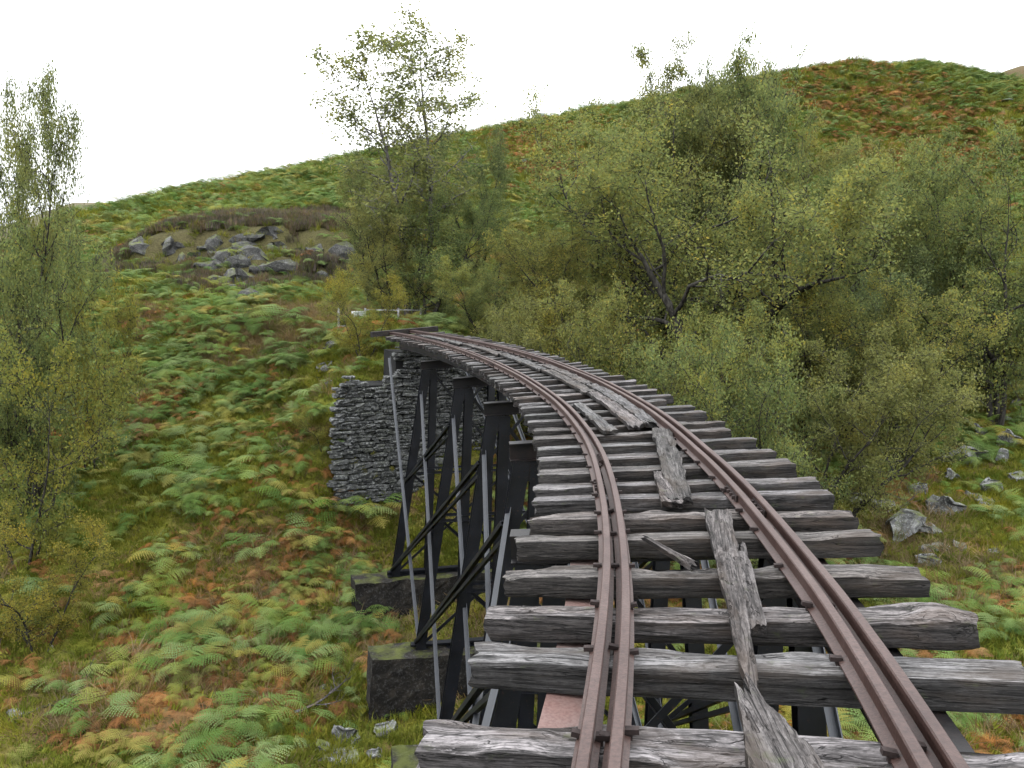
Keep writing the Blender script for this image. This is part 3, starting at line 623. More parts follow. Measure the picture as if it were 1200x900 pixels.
def place_plank(a, b, me_fn, z, label, tilt=0, name='loose_plank', cat='plank'):
    d = b - a; L = d.length; me = me_fn(L); xax = d.normalized(); zax = Vector((-.085, .0, 1)).normalized(); yax = zax.cross(xax).normalized(); zax = xax.cross(yax)
    M = Matrix((xax, yax, zax)).transposed().to_4x4(); M.translation = (a + b) / 2; o = link(name, me); o.matrix_world = M @ Matrix.Rotation(tilt, 4, 'X')
    tag(o, label, cat, 'loose rotten planks on the sleepers'); return o
PK = [((775, 503), (798, 588), .21, .20, .05, 1, .03, .06, .035, 'short broad plank lying between the rails with a splintered near end'),
      ((770, 556), (789, 592), .07, .16, .045, 2, .08, .04, .03, 'short splintered offcut under the left side of the short broad plank'),
      ((841, 600), (882, 808), .19, .055, .045, 3, .03, .10, .03, 'long rotten plank tapering to a point, right of the rail pair on the left'),
      ((866, 640), (889, 738), .07, .085, .045, 4, .10, .03, .028, 'rotten strip split off the right side of the long tapering plank'),
      ((873, 812), (936, 935), .07, .30, .06, 5, .10, .03, .03, 'broad rotten plank with a pointed end, nearest the camera'),
      ((757, 632), (812, 663), .03, .06, .03, 6, .05, .06, .03, 'dark splinter of wood lying across a sleeper beside the left rails'),
      ((676, 473), (716, 506), .13, .17, .05, 7, .10, .04, .03, 'short pale plank against the left rails with a broken far end')]
for (a, b, w0, w1, t, sd, j0, j1, zz, lab) in PK:
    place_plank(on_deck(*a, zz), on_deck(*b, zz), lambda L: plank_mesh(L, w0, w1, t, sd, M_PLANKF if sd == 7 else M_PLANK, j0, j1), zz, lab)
LPK = [(9.75, 13.2, .06, .19, 'long pale plank between the rails whose rotten near end is split into fingers'), (9.9, 14.2, .27, .18, 'long pale plank lying against the right side of the split one'),
       (13.25, 17.0, .02, .2, 'pale plank in the second length of the walkway, left row'), (14.3, 18.0, .24, .18, 'pale plank in the second length of the walkway, right row'),
       (17.1, 21.3, -.02, .22, 'greyed plank in the middle of the curve between the rails'), (21.4, 25.6, -.1, .22, 'greyed plank on the far part of the curve between the rails'), (25.7, 30.5, -.2, .24, 'greyed plank farthest along the deck near the trees')]
for i, (s0, s1, o, w, lab) in enumerate(LPK):
    sm = (s0 + s1) / 2; a, b = T(s1, o, .035), T(s0, o, .035); m = T(sm, o, .035); sag = ((a + b) / 2 - m).length
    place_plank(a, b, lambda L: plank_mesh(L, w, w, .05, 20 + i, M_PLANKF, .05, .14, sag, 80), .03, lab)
# ------------------------------------------------------------------ fence and board at the far end of the track
fn_ = empty('rail_fence', at(460, 388, 39)); tag(fn_, 'low pale rail fence across the far end of the track', 'fence')
def wmesh(mb, name, mat, par):
    me = new_mesh(name, mb.v, mb.f, mat); me.transform(Matrix.Translation(-par.location)); return link(name, me, par)
fpx = [(397, 37.5), (428, 38), (467, 38.5), (493, 39.5), (517, 41)]
for px, d in fpx:
    t = at(px, 361, d); z0 = h1(t.x, t.y) - .3; mb = MB(); mb.box((t.x, t.y, z0), t, .09, .09); wmesh(mb, 'post', M_GALV, fn_)
for (py, th_) in ((363, .05), (382, .07)):
    for (a, da), (b, db) in zip(fpx[:-1], fpx[1:]):
        if py == 363 and a < 428: continue
        mb = MB(); mb.box(at(a, py, da), at(b, py + (.5), db), .04, th_); wmesh(mb, 'rail', M_GALV, fn_)
bo = empty('white_board', at(419, 378, 38.6)); tag(bo, 'small white board on a short stake behind the fence', 'board')
mb = MB(); mb.box(at(412, 370, 38.6), at(427, 370, 38.6), .03, .45); wmesh(mb, 'panel', M_WHITE, bo)
t = at(420, 377, 38.65); mb = MB(); mb.box((t.x, t.y + .03, h1(t.x, t.y) - .2), t + Vector((0, .03, 0)), .06, .06); wmesh(mb, 'stake', M_GALV, bo)
# ------------------------------------------------------------------ plants
def frond_geo(seed, L=.8, detail=True, arch=.55, wid=.42):
    r = random.Random(seed); V = []; Fs = []
    def rach(t): return Vector((L * t * (.60 + .22 * t), .03 * math.sin(t * 3 + seed), L * (1.3 * t - (.78 + .25 * arch) * t * t)))
    N = 12; prev = rach(0)
    for i in range(5):
        a, b = rach(i / 5), rach((i + 1) / 5); n = len(V); w = .006 * (1.2 - i / 5); V += [a + Vector((0, -w, 0)), a + Vector((0, w, 0)), b + Vector((0, w, 0)), b + Vector((0, -w, 0))]; Fs.append((n, n+1, n+2, n+3))
    M = 13 if detail else 8
    for i in range(M):
        u = (i + .3) / M; t = .30 + .70 * u; c = rach(t); tg = (rach(min(t + .02, 1.02)) - rach(t - .02)).normalized()
        for sd in (-1, 1):
            pl = L * wid * (1 - u) ** .75 * r.uniform(.85, 1.1) * (min(1, .62 + u * 3)); dr = (Vector((0, sd, 0)) + tg * .38 + Vector((0, 0, r.uniform(-.22, .02)))).normalized(); pw = L * .7 / M * .62
            if detail:
                K = 6 if u < .6 else 4; side = tg
                for k in range(K):
                    v0, v1 = k / K, (k + .92) / K; dd = Vector((0, 0, -.22 * pl)); c0 = c + dr * pl * v0 + dd * v0 * v0; c1 = c + dr * pl * v1 + dd * v1 * v1
                    w = pw * (1 - v0) ** .7 * r.uniform(.8, 1.15); m_ = (c0 + c1) / 2 + dr * pl / K * .5; n = len(V)
                    V += [c0, m_ + side * w + Vector((0, 0, -.01)), c1, m_ - side * w + Vector((0, 0, -.01))]; Fs.append((n, n+3, n+2, n+1))
            else:
                n = len(V); e = c + dr * pl + Vector((0, 0, -.2 * pl)); m_ = c + dr * pl * .4
                V += [c, m_ + tg * pw, e, m_ - tg * pw]; Fs.append((n, n+3, n+2, n+1))
    return V, Fs
def clump_geo(seed, n, L, detail=False, dead=False):
    r = random.Random(seed); V = []; Fs = []
    for i in range(n):
        v, f = frond_geo(seed * 10 + i, L * r.uniform(.7, 1.1), detail, r.uniform(.3, .8)); M = Matrix.Rotation(i * 6.283 / n + r.uniform(-.5, .5), 4, 'Z') @ Matrix.Rotation(r.uniform(-.1, .45) if not dead else r.uniform(.3, .9), 4, 'Y')
        off = Vector((r.uniform(-.12, .12), r.uniform(-.12, .12), 0)); k = len(V); V += [M @ p + off for p in v]; Fs += [tuple(q + k for q in g) for g in f]
    return V, Fs
def tuft_geo(seed, n, H, spread, w, lean=.5):
    r = random.Random(seed); V = []; Fs = []
    for i in range(n):
        a = r.uniform(0, 6.283); rr = spread * math.sqrt(r.random()); b = Vector((rr * math.cos(a), rr * math.sin(a), -.03)); d = a + r.uniform(-1, 1); h = H * r.uniform(.5, 1.1); le = lean * h * r.uniform(.2, 1.3)
        s_ = Vector((-math.sin(d), math.cos(d), 0)) * w; o_ = Vector((math.cos(d), math.sin(d), 0)) * le; k = len(V)
        V += [b - s_, b + s_, b + o_ * .4 + Vector((0, 0, h * .6)) + s_ * .7, b + o_ * .4 + Vector((0, 0, h * .6)) - s_ * .7, b + o_ + Vector((0, 0, h))]; Fs += [(k, k+1, k+2, k+3), (k+3, k+2, k+4)]
    return V, Fs
def in_view(x, y, m=120):
    Y = np.maximum(y, .1); px = x / Y * FPX + 600; return (y > 3) & (px > -m) & (px < 1200 + m)
def off_rock(x, y):
    d = np.full(np.shape(x), 9.)
    for o in bpy.data.objects:
        if o.name.startswith('boulder'): d = np.minimum(d, np.hypot(x - o.location.x, y + o.scale.x * .5 - o.location.y) / (o.scale.x * .5 + .45))
    return d > 1
def under_track(x, y):
    d = np.full(np.shape(x), 99.)
    for i in range(0, len(_x), 12): d = np.minimum(d, np.hypot(x - _x[i], y - _y[i]))
    return d
def scatter(name, label, src, x, y, scale, seed, tilt=.25, cat='ground cover', sink=0.):
    r = np.random.RandomState(seed); n = len(x); z = height(x, y) - sink
    me = bpy.data.meshes.new(name); me.vertices.add(n); me.vertices.foreach_set('co', np.stack([x, y, z], -1).astype(np.float32).ravel())
    a = me.attributes.new('inst_scale', 'FLOAT', 'POINT'); a.data.foreach_set('value', np.asarray(scale, dtype=np.float32))
    rot = np.stack([r.normal(0, tilt, n), r.normal(0, tilt, n), r.uniform(0, 6.283, n)], -1).astype(np.float32)
    a = me.attributes.new('inst_rot', 'FLOAT_VECTOR', 'POINT'); a.data.foreach_set('vector', rot.ravel())
    o = link(name, me); tag(o, label, cat, kind='stuff')
    g = bpy.data.node_groups.new(name, 'GeometryNodeTree'); g.interface.new_socket('Geometry', in_out='INPUT', socket_type='NodeSocketGeometry'); g.interface.new_socket('Geometry', in_out='OUTPUT', socket_type='NodeSocketGeometry')
    N = g.nodes; gi, go = N.new('NodeGroupInput'), N.new('NodeGroupOutput'); ip = N.new('GeometryNodeInstanceOnPoints'); oi = N.new('GeometryNodeObjectInfo'); oi.inputs['Object'].default_value = src; oi.inputs['As Instance'].default_value = True
    a1 = N.new('GeometryNodeInputNamedAttribute'); a1.data_type = 'FLOAT'; a1.inputs['Name'].default_value = 'inst_scale'
    a2 = N.new('GeometryNodeInputNamedAttribute'); a2.data_type = 'FLOAT_VECTOR'; a2.inputs['Name'].default_value = 'inst_rot'
    e = N.new('FunctionNodeEulerToRotation'); K = g.links.new
    K(gi.outputs[0], ip.inputs['Points']); K(oi.outputs['Geometry'], ip.inputs['Instance']); K(a2.outputs[0], e.inputs[0]); K(e.outputs[0], ip.inputs['Rotation']); K(a1.outputs[0], ip.inputs['Scale']); K(ip.outputs[0], go.inputs[0])
    md = o.modifiers.new('scatter', 'NODES'); md.node_group = g; return o
def cand(x0, x1, y0, y1, n, seed):
    r = np.random.RandomState(seed); x = r.uniform(x0, x1, n); y = r.uniform(y0, y1, n); k = in_view(x, y); return x[k], y[k], r.rand(k.sum()), r.rand(k.sum())
# individual ferns close enough to point at
FR = {}
for key, mt in (('g', M_FERN), ('y', M_FERNY), ('b', M_FERNB)):
    FR[key] = [new_mesh('frond', *frond_geo(500 + i, 1., True, .4 + .1 * i), mt) for i in range(3)]
def fern(x, y, size, key, label, group, nf=6, seed=0):
    r = random.Random(seed); t = empty('bracken_fern', (x, y, h1(x, y) - .03), r.uniform(0, 6)); tag(t, label, 'fern', group)
    for i in range(nf):
        kk = key if r.random() > .12 else 'y'
        o = link('frond', FR[kk][r.randrange(3)], t, (r.uniform(-.12, .12) * size, r.uniform(-.12, .12) * size, 0), (r.uniform(-.2, .2), r.uniform(-.1, .4) + (.35 if key == 'b' else 0), i * 6.283 / nf + r.uniform(-.5, .5)), [size * r.uniform(.75, 1.15)] * 3)
    return t
LF = [(210,795,1.15,'large green fern low on the left slope'),(200,660,1.1,'green fern in the middle of the left slope'),(110,850,.9,'bright green fern near the bottom left corner'),(350,790,1.,'green fern left of the middle concrete footing'),
      (275,865,.9,'green fern at the bottom edge left of the footings'),(180,690,.9,'spreading fern just below the slope middle'),(145,725,.9,'fern with curled tips left of the slope middle'),(225,765,1.,'fern beside the large low one'),
      (300,650,1.1,'fern right of the slope middle'),(335,605,1.3,'lush fern below the wall on the left slope'),(405,615,1.5,'tall lush fern against the foot of the abutment'),(440,610,1.3,'lush fern beside the trestle legs at the abutment foot'),
      (370,640,1.2,'broad fern below the abutment'),(215,565,1.2,'blue green fern high on the left slope'),(300,575,1.2,'fern under the dead bracken bank'),(190,570,1.1,'fern near the lowest twigs of the left trees'),
      (150,520,1.1,'fern beside the edge of the left trees'),(410,745,.8,'small fern between the two upper footings'),(430,740,.8,'small bright fern behind the middle footing'),(60,700,.9,'fern in the shade at the left edge'),
      (30,740,.8,'dim fern at the left edge'),(130,420,1.4,'pale green fern by the crown of the left tree'),(290,385,1.7,'big lush dark green fern near the hill path'),(320,385,1.6,'lush fern right beside the big dark green one'),
      (250,390,1.5,'fern left of the big dark green one'),(390,760,.8,'little fern touching the corner of the middle footing')]
RF = [(1175,700,1.0,'broad pale fern at the right edge beyond the sleeper ends'),(1145,700,.9,'fern left of the broad pale one'),(1190,740,.9,'fern at the right edge below the broad pale one'),(1160,610,1.0,'fern beyond the boulders at the right edge'),
      (1170,745,.8,'fern behind the rotten knotted sleeper end'),(1110,855,.7,'pale fern below the sleeper end at the lower right'),(1180,845,.7,'small fern at the lower right corner'),(1080,790,.7,'low fern between two sleeper ends on the right'),(1150,575,.9,'fern touching the speckled boulder on the right'),(1060,870,.7,'fern under the right rails near the bottom')]
for i, (px, py, sz, lab) in enumerate(LF + RF):
    p = gpix(px, py); fern(p.x, p.y, sz * (1.35 if px < 500 else 1.15), 'g', lab, 'green bracken ferns', 8, 900 + i)
LW = [(405,440,1.0,'fern on top of the stone wall near its left corner'),(435,432,1.0,'fern on top of the stone wall beside the first legs'),(388,455,1.2,'fern hanging over the top left corner of the stone wall'),(386,500,1.1,'fern against the left edge of the stone wall, upper one'),(384,545,1.2,'fern against the left edge of the stone wall, lower one'),(392,600,1.3,'fern covering the bottom left corner of the stone wall'),(425,612,1.1,'fern under the middle of the stone wall foot')]
for i, (px, py, sz, lab) in enumerate(LW):
    p = gpix(px, py); fern(min(p.x, -6.7) if 440 < py < 580 else p.x, min(p.y, 30.3) if py > 440 else p.y, sz, 'g', lab, 'green bracken ferns', 8, 980 + i)
DF = [(310,720,'dead brown bracken below the slope middle'),(180,640,'dead brown bracken left of the slope middle'),(250,690,'dead brown bracken beside a green fern in mid slope'),(60,800,'dead brown bracken at the lower left'),(1165,780,'dead brown bracken beyond the right sleeper ends'),(1120,745,'dead brown bracken just above the knotted sleeper end'),(1190,800,'dead brown bracken at the right edge'),(1130,890,'dead brown bracken in the lower right corner')]
for i, (px, py, lab) in enumerate(DF):
    p = gpix(px, py); fern(p.x, p.y, .75, 'b', lab, 'dead bracken plants', 6, 950 + i)
# sources for the countless rest (each source plant stands in the scene as well)
def source(name, geo, mat, px, py, label, cat, grp=None):
    p = gpix(px, py); o = link(name, new_mesh(name, geo[0], geo[1], mat), None, (p.x, p.y, h1(p.x, p.y) - .02)); tag(o, label, cat, grp); return o
S_g1 = source('bracken_clump', clump_geo(1, 7, 1., True), M_FERN, 330, 470, 'green bracken clump high on the slope above the wall', 'fern')
S_g2 = source('bracken_clump', clump_geo(2, 6, .9, True), M_FERN, 250, 450, 'green bracken clump in the upper middle of the left slope', 'fern')
S_y1 = source('bracken_clump', clump_geo(3, 6, .9, True), M_FERNY, 345, 530, 'yellow green bracken clump left of the abutment', 'fern')
S_b1 = source('bracken_clump', clump_geo(4, 8, .8, True, True), M_FERNB, 290, 520, 'rust brown bracken clump in the upper left slope', 'fern')
S_gd = source('bracken_clump', clump_geo(5, 5, .8, True), M_FERN, 330, 690, 'feathery green bracken clump right of the slope middle', 'fern')
S_bd = source('bracken_clump', clump_geo(6, 7, .6, True, True), M_FERNB, 380, 700, 'crumpled rust brown bracken clump behind the footings', 'fern')
S_m1 = source('grass_tuft', tuft_geo(1, 46, .16, .24, .012, .6), M_MOSS, 250, 830, 'tuft of mossy grass near the bottom left', 'grass')
S_m2 = source('grass_tuft', tuft_geo(2, 40, .30, .2, .009, .9), M_MOSS, 455, 830, 'longer grass tuft beside the middle footing', 'grass')
S_s1 = source('grass_tuft', tuft_geo(3, 34, .3, .26, .008, 1.5), M_STRAW, 300, 760, 'flattened straw coloured grass tuft on the left slope', 'grass')
S_h1 = source('heather_bush', tuft_geo(4, 90, .42, .42, .02, .45), M_HEATH, 280, 285, 'dark heather bush on top of the crag', 'heather')
def patch(x, y, sc, seed): return fbm(x * sc, y * sc, seed, 3)
def big(x, y): return smooth(40, 75, y)
hz = lambda x, y: zones(x, y)
# near slopes (y 10..48)
x, y, r1, r2 = cand(-34, 30, 9, 48, 60000, 1); ut = under_track(x, y); P = patch(x, y, .35, 2); H_, Mo, Be = zones(x, y); right = x > 3
dg = np.clip(-.14 + .50 * smooth(20, 32, y) + 1.5 * P, 0, .85) * (1 - H_) * (1 - Be * .8); dg = np.where(right, dg * .75, dg)
k = (r1 < dg * .17) & (ut > 2.6) & off_rock(x, y); scatter('green_bracken', 'scattered green bracken over the near slopes', S_gd, x[k], y[k], .8 + 1.2 * r2[k] ** 1.5, 1)
x, y, r1, r2 = cand(-34, 30, 9, 48, 60000, 2); ut = under_track(x, y); P = patch(x, y, .3, 9); H_, Mo, Be = zones(x, y)
k = (r1 < np.clip(.40 + 1.7 * P, .04, 1.) * .26 * (1 - Be)) & (ut > 2.4) & off_rock(x, y); scatter('dead_bracken', 'rust brown dead bracken over the near slopes', S_bd, x[k], y[k], .5 + .9 * r2[k], 2)
x, y, r1, r2 = cand(-34, 30, 9, 48, 60000, 3); ut = under_track(x, y); H_, Mo, Be = zones(x, y)
k = (r1 < .022) & (ut > 2.6) & off_rock(x, y); scatter('yellowing_bracken', 'yellowing bracken over the near slopes', S_y1, x[k], y[k], .7 + .6 * r2[k], 3)
x, y, r1, r2 = cand(-34, 32, 8, 50, 110000, 4); k = r1 < np.clip(.6 + 1. * patch(x, y, .5, 4), .2, .98); scatter('mossy_grass', 'short mossy grass carpet on the near slopes', S_m1, x[k], y[k], .5 + .9 * r2[k], 4, .35)
x, y, r1, r2 = cand(-34, 32, 8, 50, 60000, 5); k = r1 < np.clip(.05 + .7 * patch(x, y, .4, 14), 0, .4); scatter('long_grass', 'longer green grass on the near slopes', S_m2, x[k], y[k], .5 + .8 * r2[k], 5, .35)
x, y, r1, r2 = cand(-34, 32, 8, 50, 60000, 6); k = r1 < np.clip(-.02 + 1.0 * patch(x, y, .3, 9), 0, .5); scatter('dry_grass', 'straw coloured dead grass and litter', S_s1, x[k], y[k], .6 + .9 * r2[k], 6, .5)
# upper hill
x, y, r1, r2 = cand(-70, 120, 34, 150, 90000, 7); H_, Mo, Be = zones(x, y); P = patch(x, y, .09, 3); P2 = patch(x, y, .05, 8) + .35 * patch(x, y, .3, 1)
o1 = at(630, 190, 98); o2 = at(1060, 170, 112); o3 = at(600, 250, 80)
orange = np.clip(1.2 - np.hypot((x - o1.x) / 9, (y - o1.y) / 13), 0, 1) + np.clip(1.2 - np.hypot((x - o2.x) / 18, (y - o2.y) / 24), 0, 1) * .8 + np.clip(P2 * 2.6 - .15, 0, .5)
cov = np.clip(.75 + P * 1.4, .15, 1) * (1 - .9 * H_) * (1 - .9 * Be)
kg = (r1 < cov * .34 * (1 - np.clip(orange, 0, .8))); kg2 = kg & (r2 < .5); kg3 = kg & (r2 >= .5) & (r2 < .82); kg4 = kg & (r2 >= .82)
s_ = lambda k: (.9 + .8 * r2[k]) * (1 + .5 * smooth(60, 110, y[k]))
scatter('hill_bracken', 'mass of green bracken over the upper hill', S_g1, x[kg2], y[kg2], s_(kg2), 7)
scatter('hill_bracken_light', 'lighter bracken mixed through the upper hill', S_g2, x[kg3], y[kg3], s_(kg3), 8)
scatter('hill_bracken_yellow', 'yellow green bracken mixed through the upper hill', S_y1, x[kg4], y[kg4], s_(kg4), 9)
x, y, r1, r2 = cand(-70, 120, 34, 150, 60000, 8); H_, Mo, Be = zones(x, y); P2 = patch(x, y, .05, 8) + .35 * patch(x, y, .3, 1)
orange = np.clip(1.2 - np.hypot((x - o1.x) / 9, (y - o1.y) / 13), 0, 1) + np.clip(1.2 - np.hypot((x - o2.x) / 18, (y - o2.y) / 24), 0, 1) * .9 + np.clip(P2 * 2.6 - .15, 0, .5)
k = r1 < np.clip(orange - .08, 0.0, .95) * .5 * (1 - H_) * (1 - Be); scatter('hill_dead_bracken', 'orange brown bracken patches on the upper hill', S_b1, x[k], y[k], (.9 + .8 * r2[k]) * (1 + .5 * smooth(60, 110, y[k])), 10)
x, y, r1, r2 = cand(-60, 90, 44, 140, 90000, 9); H_, Mo, Be = zones(x, y); k = r1 < .3 * (1 - H_ * .45); scatter('hill_grass', 'rough grass between the bracken of the upper hill', S_m2, x[k], y[k], (1.2 + 1. * r2[k]) * (1 + .6 * smooth(60, 110, y[k])), 11, .35)
CP = []
def cdist(x, y):
    d = np.full(np.shape(x), 9.)
    for o in bpy.data.objects:
        if o.name.startswith('crag_rock'): d = np.minimum(d, np.hypot(x - o.location.x, (y - o.location.y) * .6) / (o.scale.x * .5))
    return d
x, y, r1, r2 = cand(-50, 0, 44, 90, 90000, 10); H_, Mo, Be = zones(x, y); k = (r1 < .8 * H_ * (.6 + 1.3 * np.clip(patch(x, y, .25, 6) + .3, 0, 1))) & (cdist(x, y) > .62); scatter('heather', 'brown purple heather over the crag', S_h1, x[k], y[k], .6 + .9 * r2[k], 12, .2, 'heather')
x, y, r1, r2 = cand(-18, -2, 33, 46, 14000, 11); H_, Mo, Be = zones(x, y); k = r1 < .7 * Be; scatter('bench_grass', 'pale grass of the path where the track reaches the hill', S_s1, x[k], y[k], .5 + .6 * r2[k], 13, .3)
# ------------------------------------------------------------------ trees
def make_tree(seed, H=10., trunks=1, spread=.45, nl1=12, nl2=7, nl3=5, leaves=45000, leaf=.09, low=.15, droop=.0, wob=.12, r0=.16, lean=.1, sig=.28, topw=.35):
    R = random.Random(seed); rs = np.random.RandomState(seed); V = []; Fs = []; tips = []
    def tube(pts, rad, n):
        base = len(V); m = len(pts)
        for i, (p, r) in enumerate(zip(pts, rad)):
            d = (pts[min(i + 1, m - 1)] - pts[max(i - 1, 0)]).normalized(); u = Vector((0, 0, 1)) if abs(d.z) < .9 else Vector((1, 0, 0)); a = d.cross(u).normalized(); b = a.cross(d)
            for j in range(n): t = j * 6.2832 / n; V.append(p + (a * math.cos(t) + b * math.sin(t)) * r)
        for i in range(m - 1):
            for j in range(n): q = base + i * n + j; w = base + i * n + (j + 1) % n; Fs.append((q, w, w + n, q + n))
    def grow(p, d, L, r, lvl):
        ns = {0: 14, 1: 9, 2: 6, 3: 4}[lvl]; pts = [p.copy()]; rad = [r]; q = p.copy(); dd = d.copy()
        for i in range(ns):
            k = wob * (1.2 if lvl else .7); dd = (dd + Vector((R.gauss(0, k), R.gauss(0, k), R.gauss(0, k) + (.04 if lvl == 1 else 0) - (droop * .12 if lvl >= 2 else 0)))).normalized()
            q = q + dd * (L / ns); pts.append(q.copy()); rad.append(max(r * (1 - (i + 1) / ns) ** .8, r * .12 if lvl < 3 else .007))
        tube(pts, rad, {0: 8, 1: 5, 2: 4, 3: 3}[lvl]); return pts, rad
    for tk in range(trunks):
        az = tk * 6.283 / trunks + R.uniform(-.5, .5); d0 = Vector((math.cos(az) * lean * (trunks > 1) + R.gauss(0, .04), math.sin(az) * lean * (trunks > 1) + R.gauss(0, .04), 1)).normalized()
        Ht = H * R.uniform(.82, .95) * (1 if tk == 0 else R.uniform(.7, .95)); P0, R0 = grow(Vector((math.cos(az) * .15 * (trunks > 1), math.sin(az) * .15 * (trunks > 1), -.4)), d0, Ht + .4, r0, 0)
        for a in range(nl1):
            f = low + (1 - low) * ((a + R.random()) / nl1) ** .9; i = min(int(f * 14), 13); p = P0[i].lerp(P0[i + 1], f * 14 - i); az = a * 2.4 + R.uniform(-.5, .5)
            up = .25 + .9 * f + R.uniform(-.2, .2); d = Vector((math.cos(az), math.sin(az), up)).normalized()
            L1 = H * spread * (topw + (1 - topw) * math.sin(math.pi * min(1, (1 - f) * .95 + .12)) ** .8) * R.uniform(.7, 1.12); P1, R1 = grow(p, d, L1, min(R0[i] * .55, r0 * .5), 1)
            for b in range(nl2):
                g = .2 + .8 * (b + R.random()) / nl2; i1 = min(int(g * 9), 8); p1 = P1[i1]; dd = (P1[min(i1 + 1, 9)] - P1[i1]).normalized(); sd = Vector((R.gauss(0, 1), R.gauss(0, 1), R.gauss(0, .7))).normalized()
                L2 = L1 * .42 * (1.15 - .55 * g) * R.uniform(.7, 1.2); P2, R2 = grow(p1, (dd * .7 + sd * .9).normalized(), L2, max(R1[i1] * .5, .008), 2)
                for c in range(nl3):
                    p2 = P2[min(1 + int((c + R.random()) / nl3 * 5), 6)]; sd = Vector((R.gauss(0, 1), R.gauss(0, 1), R.gauss(0, .7) - droop)).normalized(); P3, _ = grow(p2, sd, L2 * .5 * R.uniform(.6, 1.2), .011, 3); tips += P3[1:]
                tips += P2[3:]
    tips = np.array([tuple(t) for t in tips]); c = tips[rs.randint(len(tips), size=leaves)] + rs.normal(0, sig, (leaves, 3)) * np.array([1, 1, .8])
    c[:, 2] -= droop * np.abs(rs.normal(0, sig * 1.6, leaves))
    a = rs.normal(0, 1, (leaves, 3)); a /= np.linalg.norm(a, axis=1)[:, None]; b = np.cross(a, rs.normal(0, 1, (leaves, 3)) + np.array([0, 0, 1.])); b /= np.linalg.norm(b, axis=1)[:, None]
    sz = leaf * rs.uniform(.6, 1.25, leaves)[:, None]; LV = np.stack([c - a * sz * .5, c + b * sz * .32, c + a * sz * .5, c - b * sz * .32], 1).reshape(-1, 3); LF_ = np.arange(leaves * 4).reshape(-1, 4)
    Va = np.array([tuple(v) for v in V]); w = float(np.percentile(np.hypot(c[:, 0], c[:, 1]), 93) * 2); top = float(np.percentile(c[:, 2], 99.7))
    return Va, Fs, LV, LF_, w, top
TV = {}
def variant(key, bark, leafm, **k):
    V, Fs, LV, LF_, w, top = make_tree(**k); TV[key] = (new_mesh('trunk', V, Fs, bark, True), new_mesh('crown', LV, LF_, leafm), w, top)
variant('birch1', M_BARKB, M_LEAF_B, seed=1, H=12, trunks=2, spread=.20, nl1=18, nl2=7, nl3=5, leaves=14000, leaf=.11, low=.3, droop=.35, r0=.11, lean=.10, sig=.15, topw=.5)
variant('birch2', M_BARK, M_LEAF_B, seed=2, H=11, trunks=2, spread=.30, nl1=16, nl2=8, nl3=5, leaves=30000, leaf=.10, low=.18, droop=.5, r0=.13, lean=.18, sig=.16, topw=.5)
variant('bush1', M_BARK, M_LEAF_A, seed=3, H=8, trunks=4, spread=.44, nl1=9, nl2=9, nl3=6, leaves=42000, leaf=.095, low=.1, r0=.12, lean=.38, sig=.12, topw=.45, wob=.17)
variant('bush2', M_BARK, M_LEAF_B, seed=4, H=8, trunks=3, spread=.46, nl1=11, nl2=9, nl3=6, leaves=42000, leaf=.095, low=.12, r0=.13, lean=.3, sig=.13, topw=.4, wob=.17)
variant('bush3', M_BARK, M_LEAF_A, seed=5, H=9, trunks=3, spread=.40, nl1=11, nl2=9, nl3=6, leaves=44000, leaf=.10, low=.14, r0=.13, lean=.24, sig=.13, topw=.5, wob=.17)
variant('bush4', M_BARK, M_LEAF_C, seed=6, H=6, trunks=3, spread=.40, nl1=8, nl2=7, nl3=5, leaves=20000, leaf=.085, low=.1, r0=.06, lean=.35, sig=.13, topw=.5, wob=.17)
variant('oak', M_BARK, M_LEAF_A, seed=8, H=13, trunks=3, spread=.46, nl1=13, nl2=9, nl3=6, leaves=60000, leaf=.12, low=.22, wob=.2, r0=.28, lean=.35, sig=.17, topw=.5)
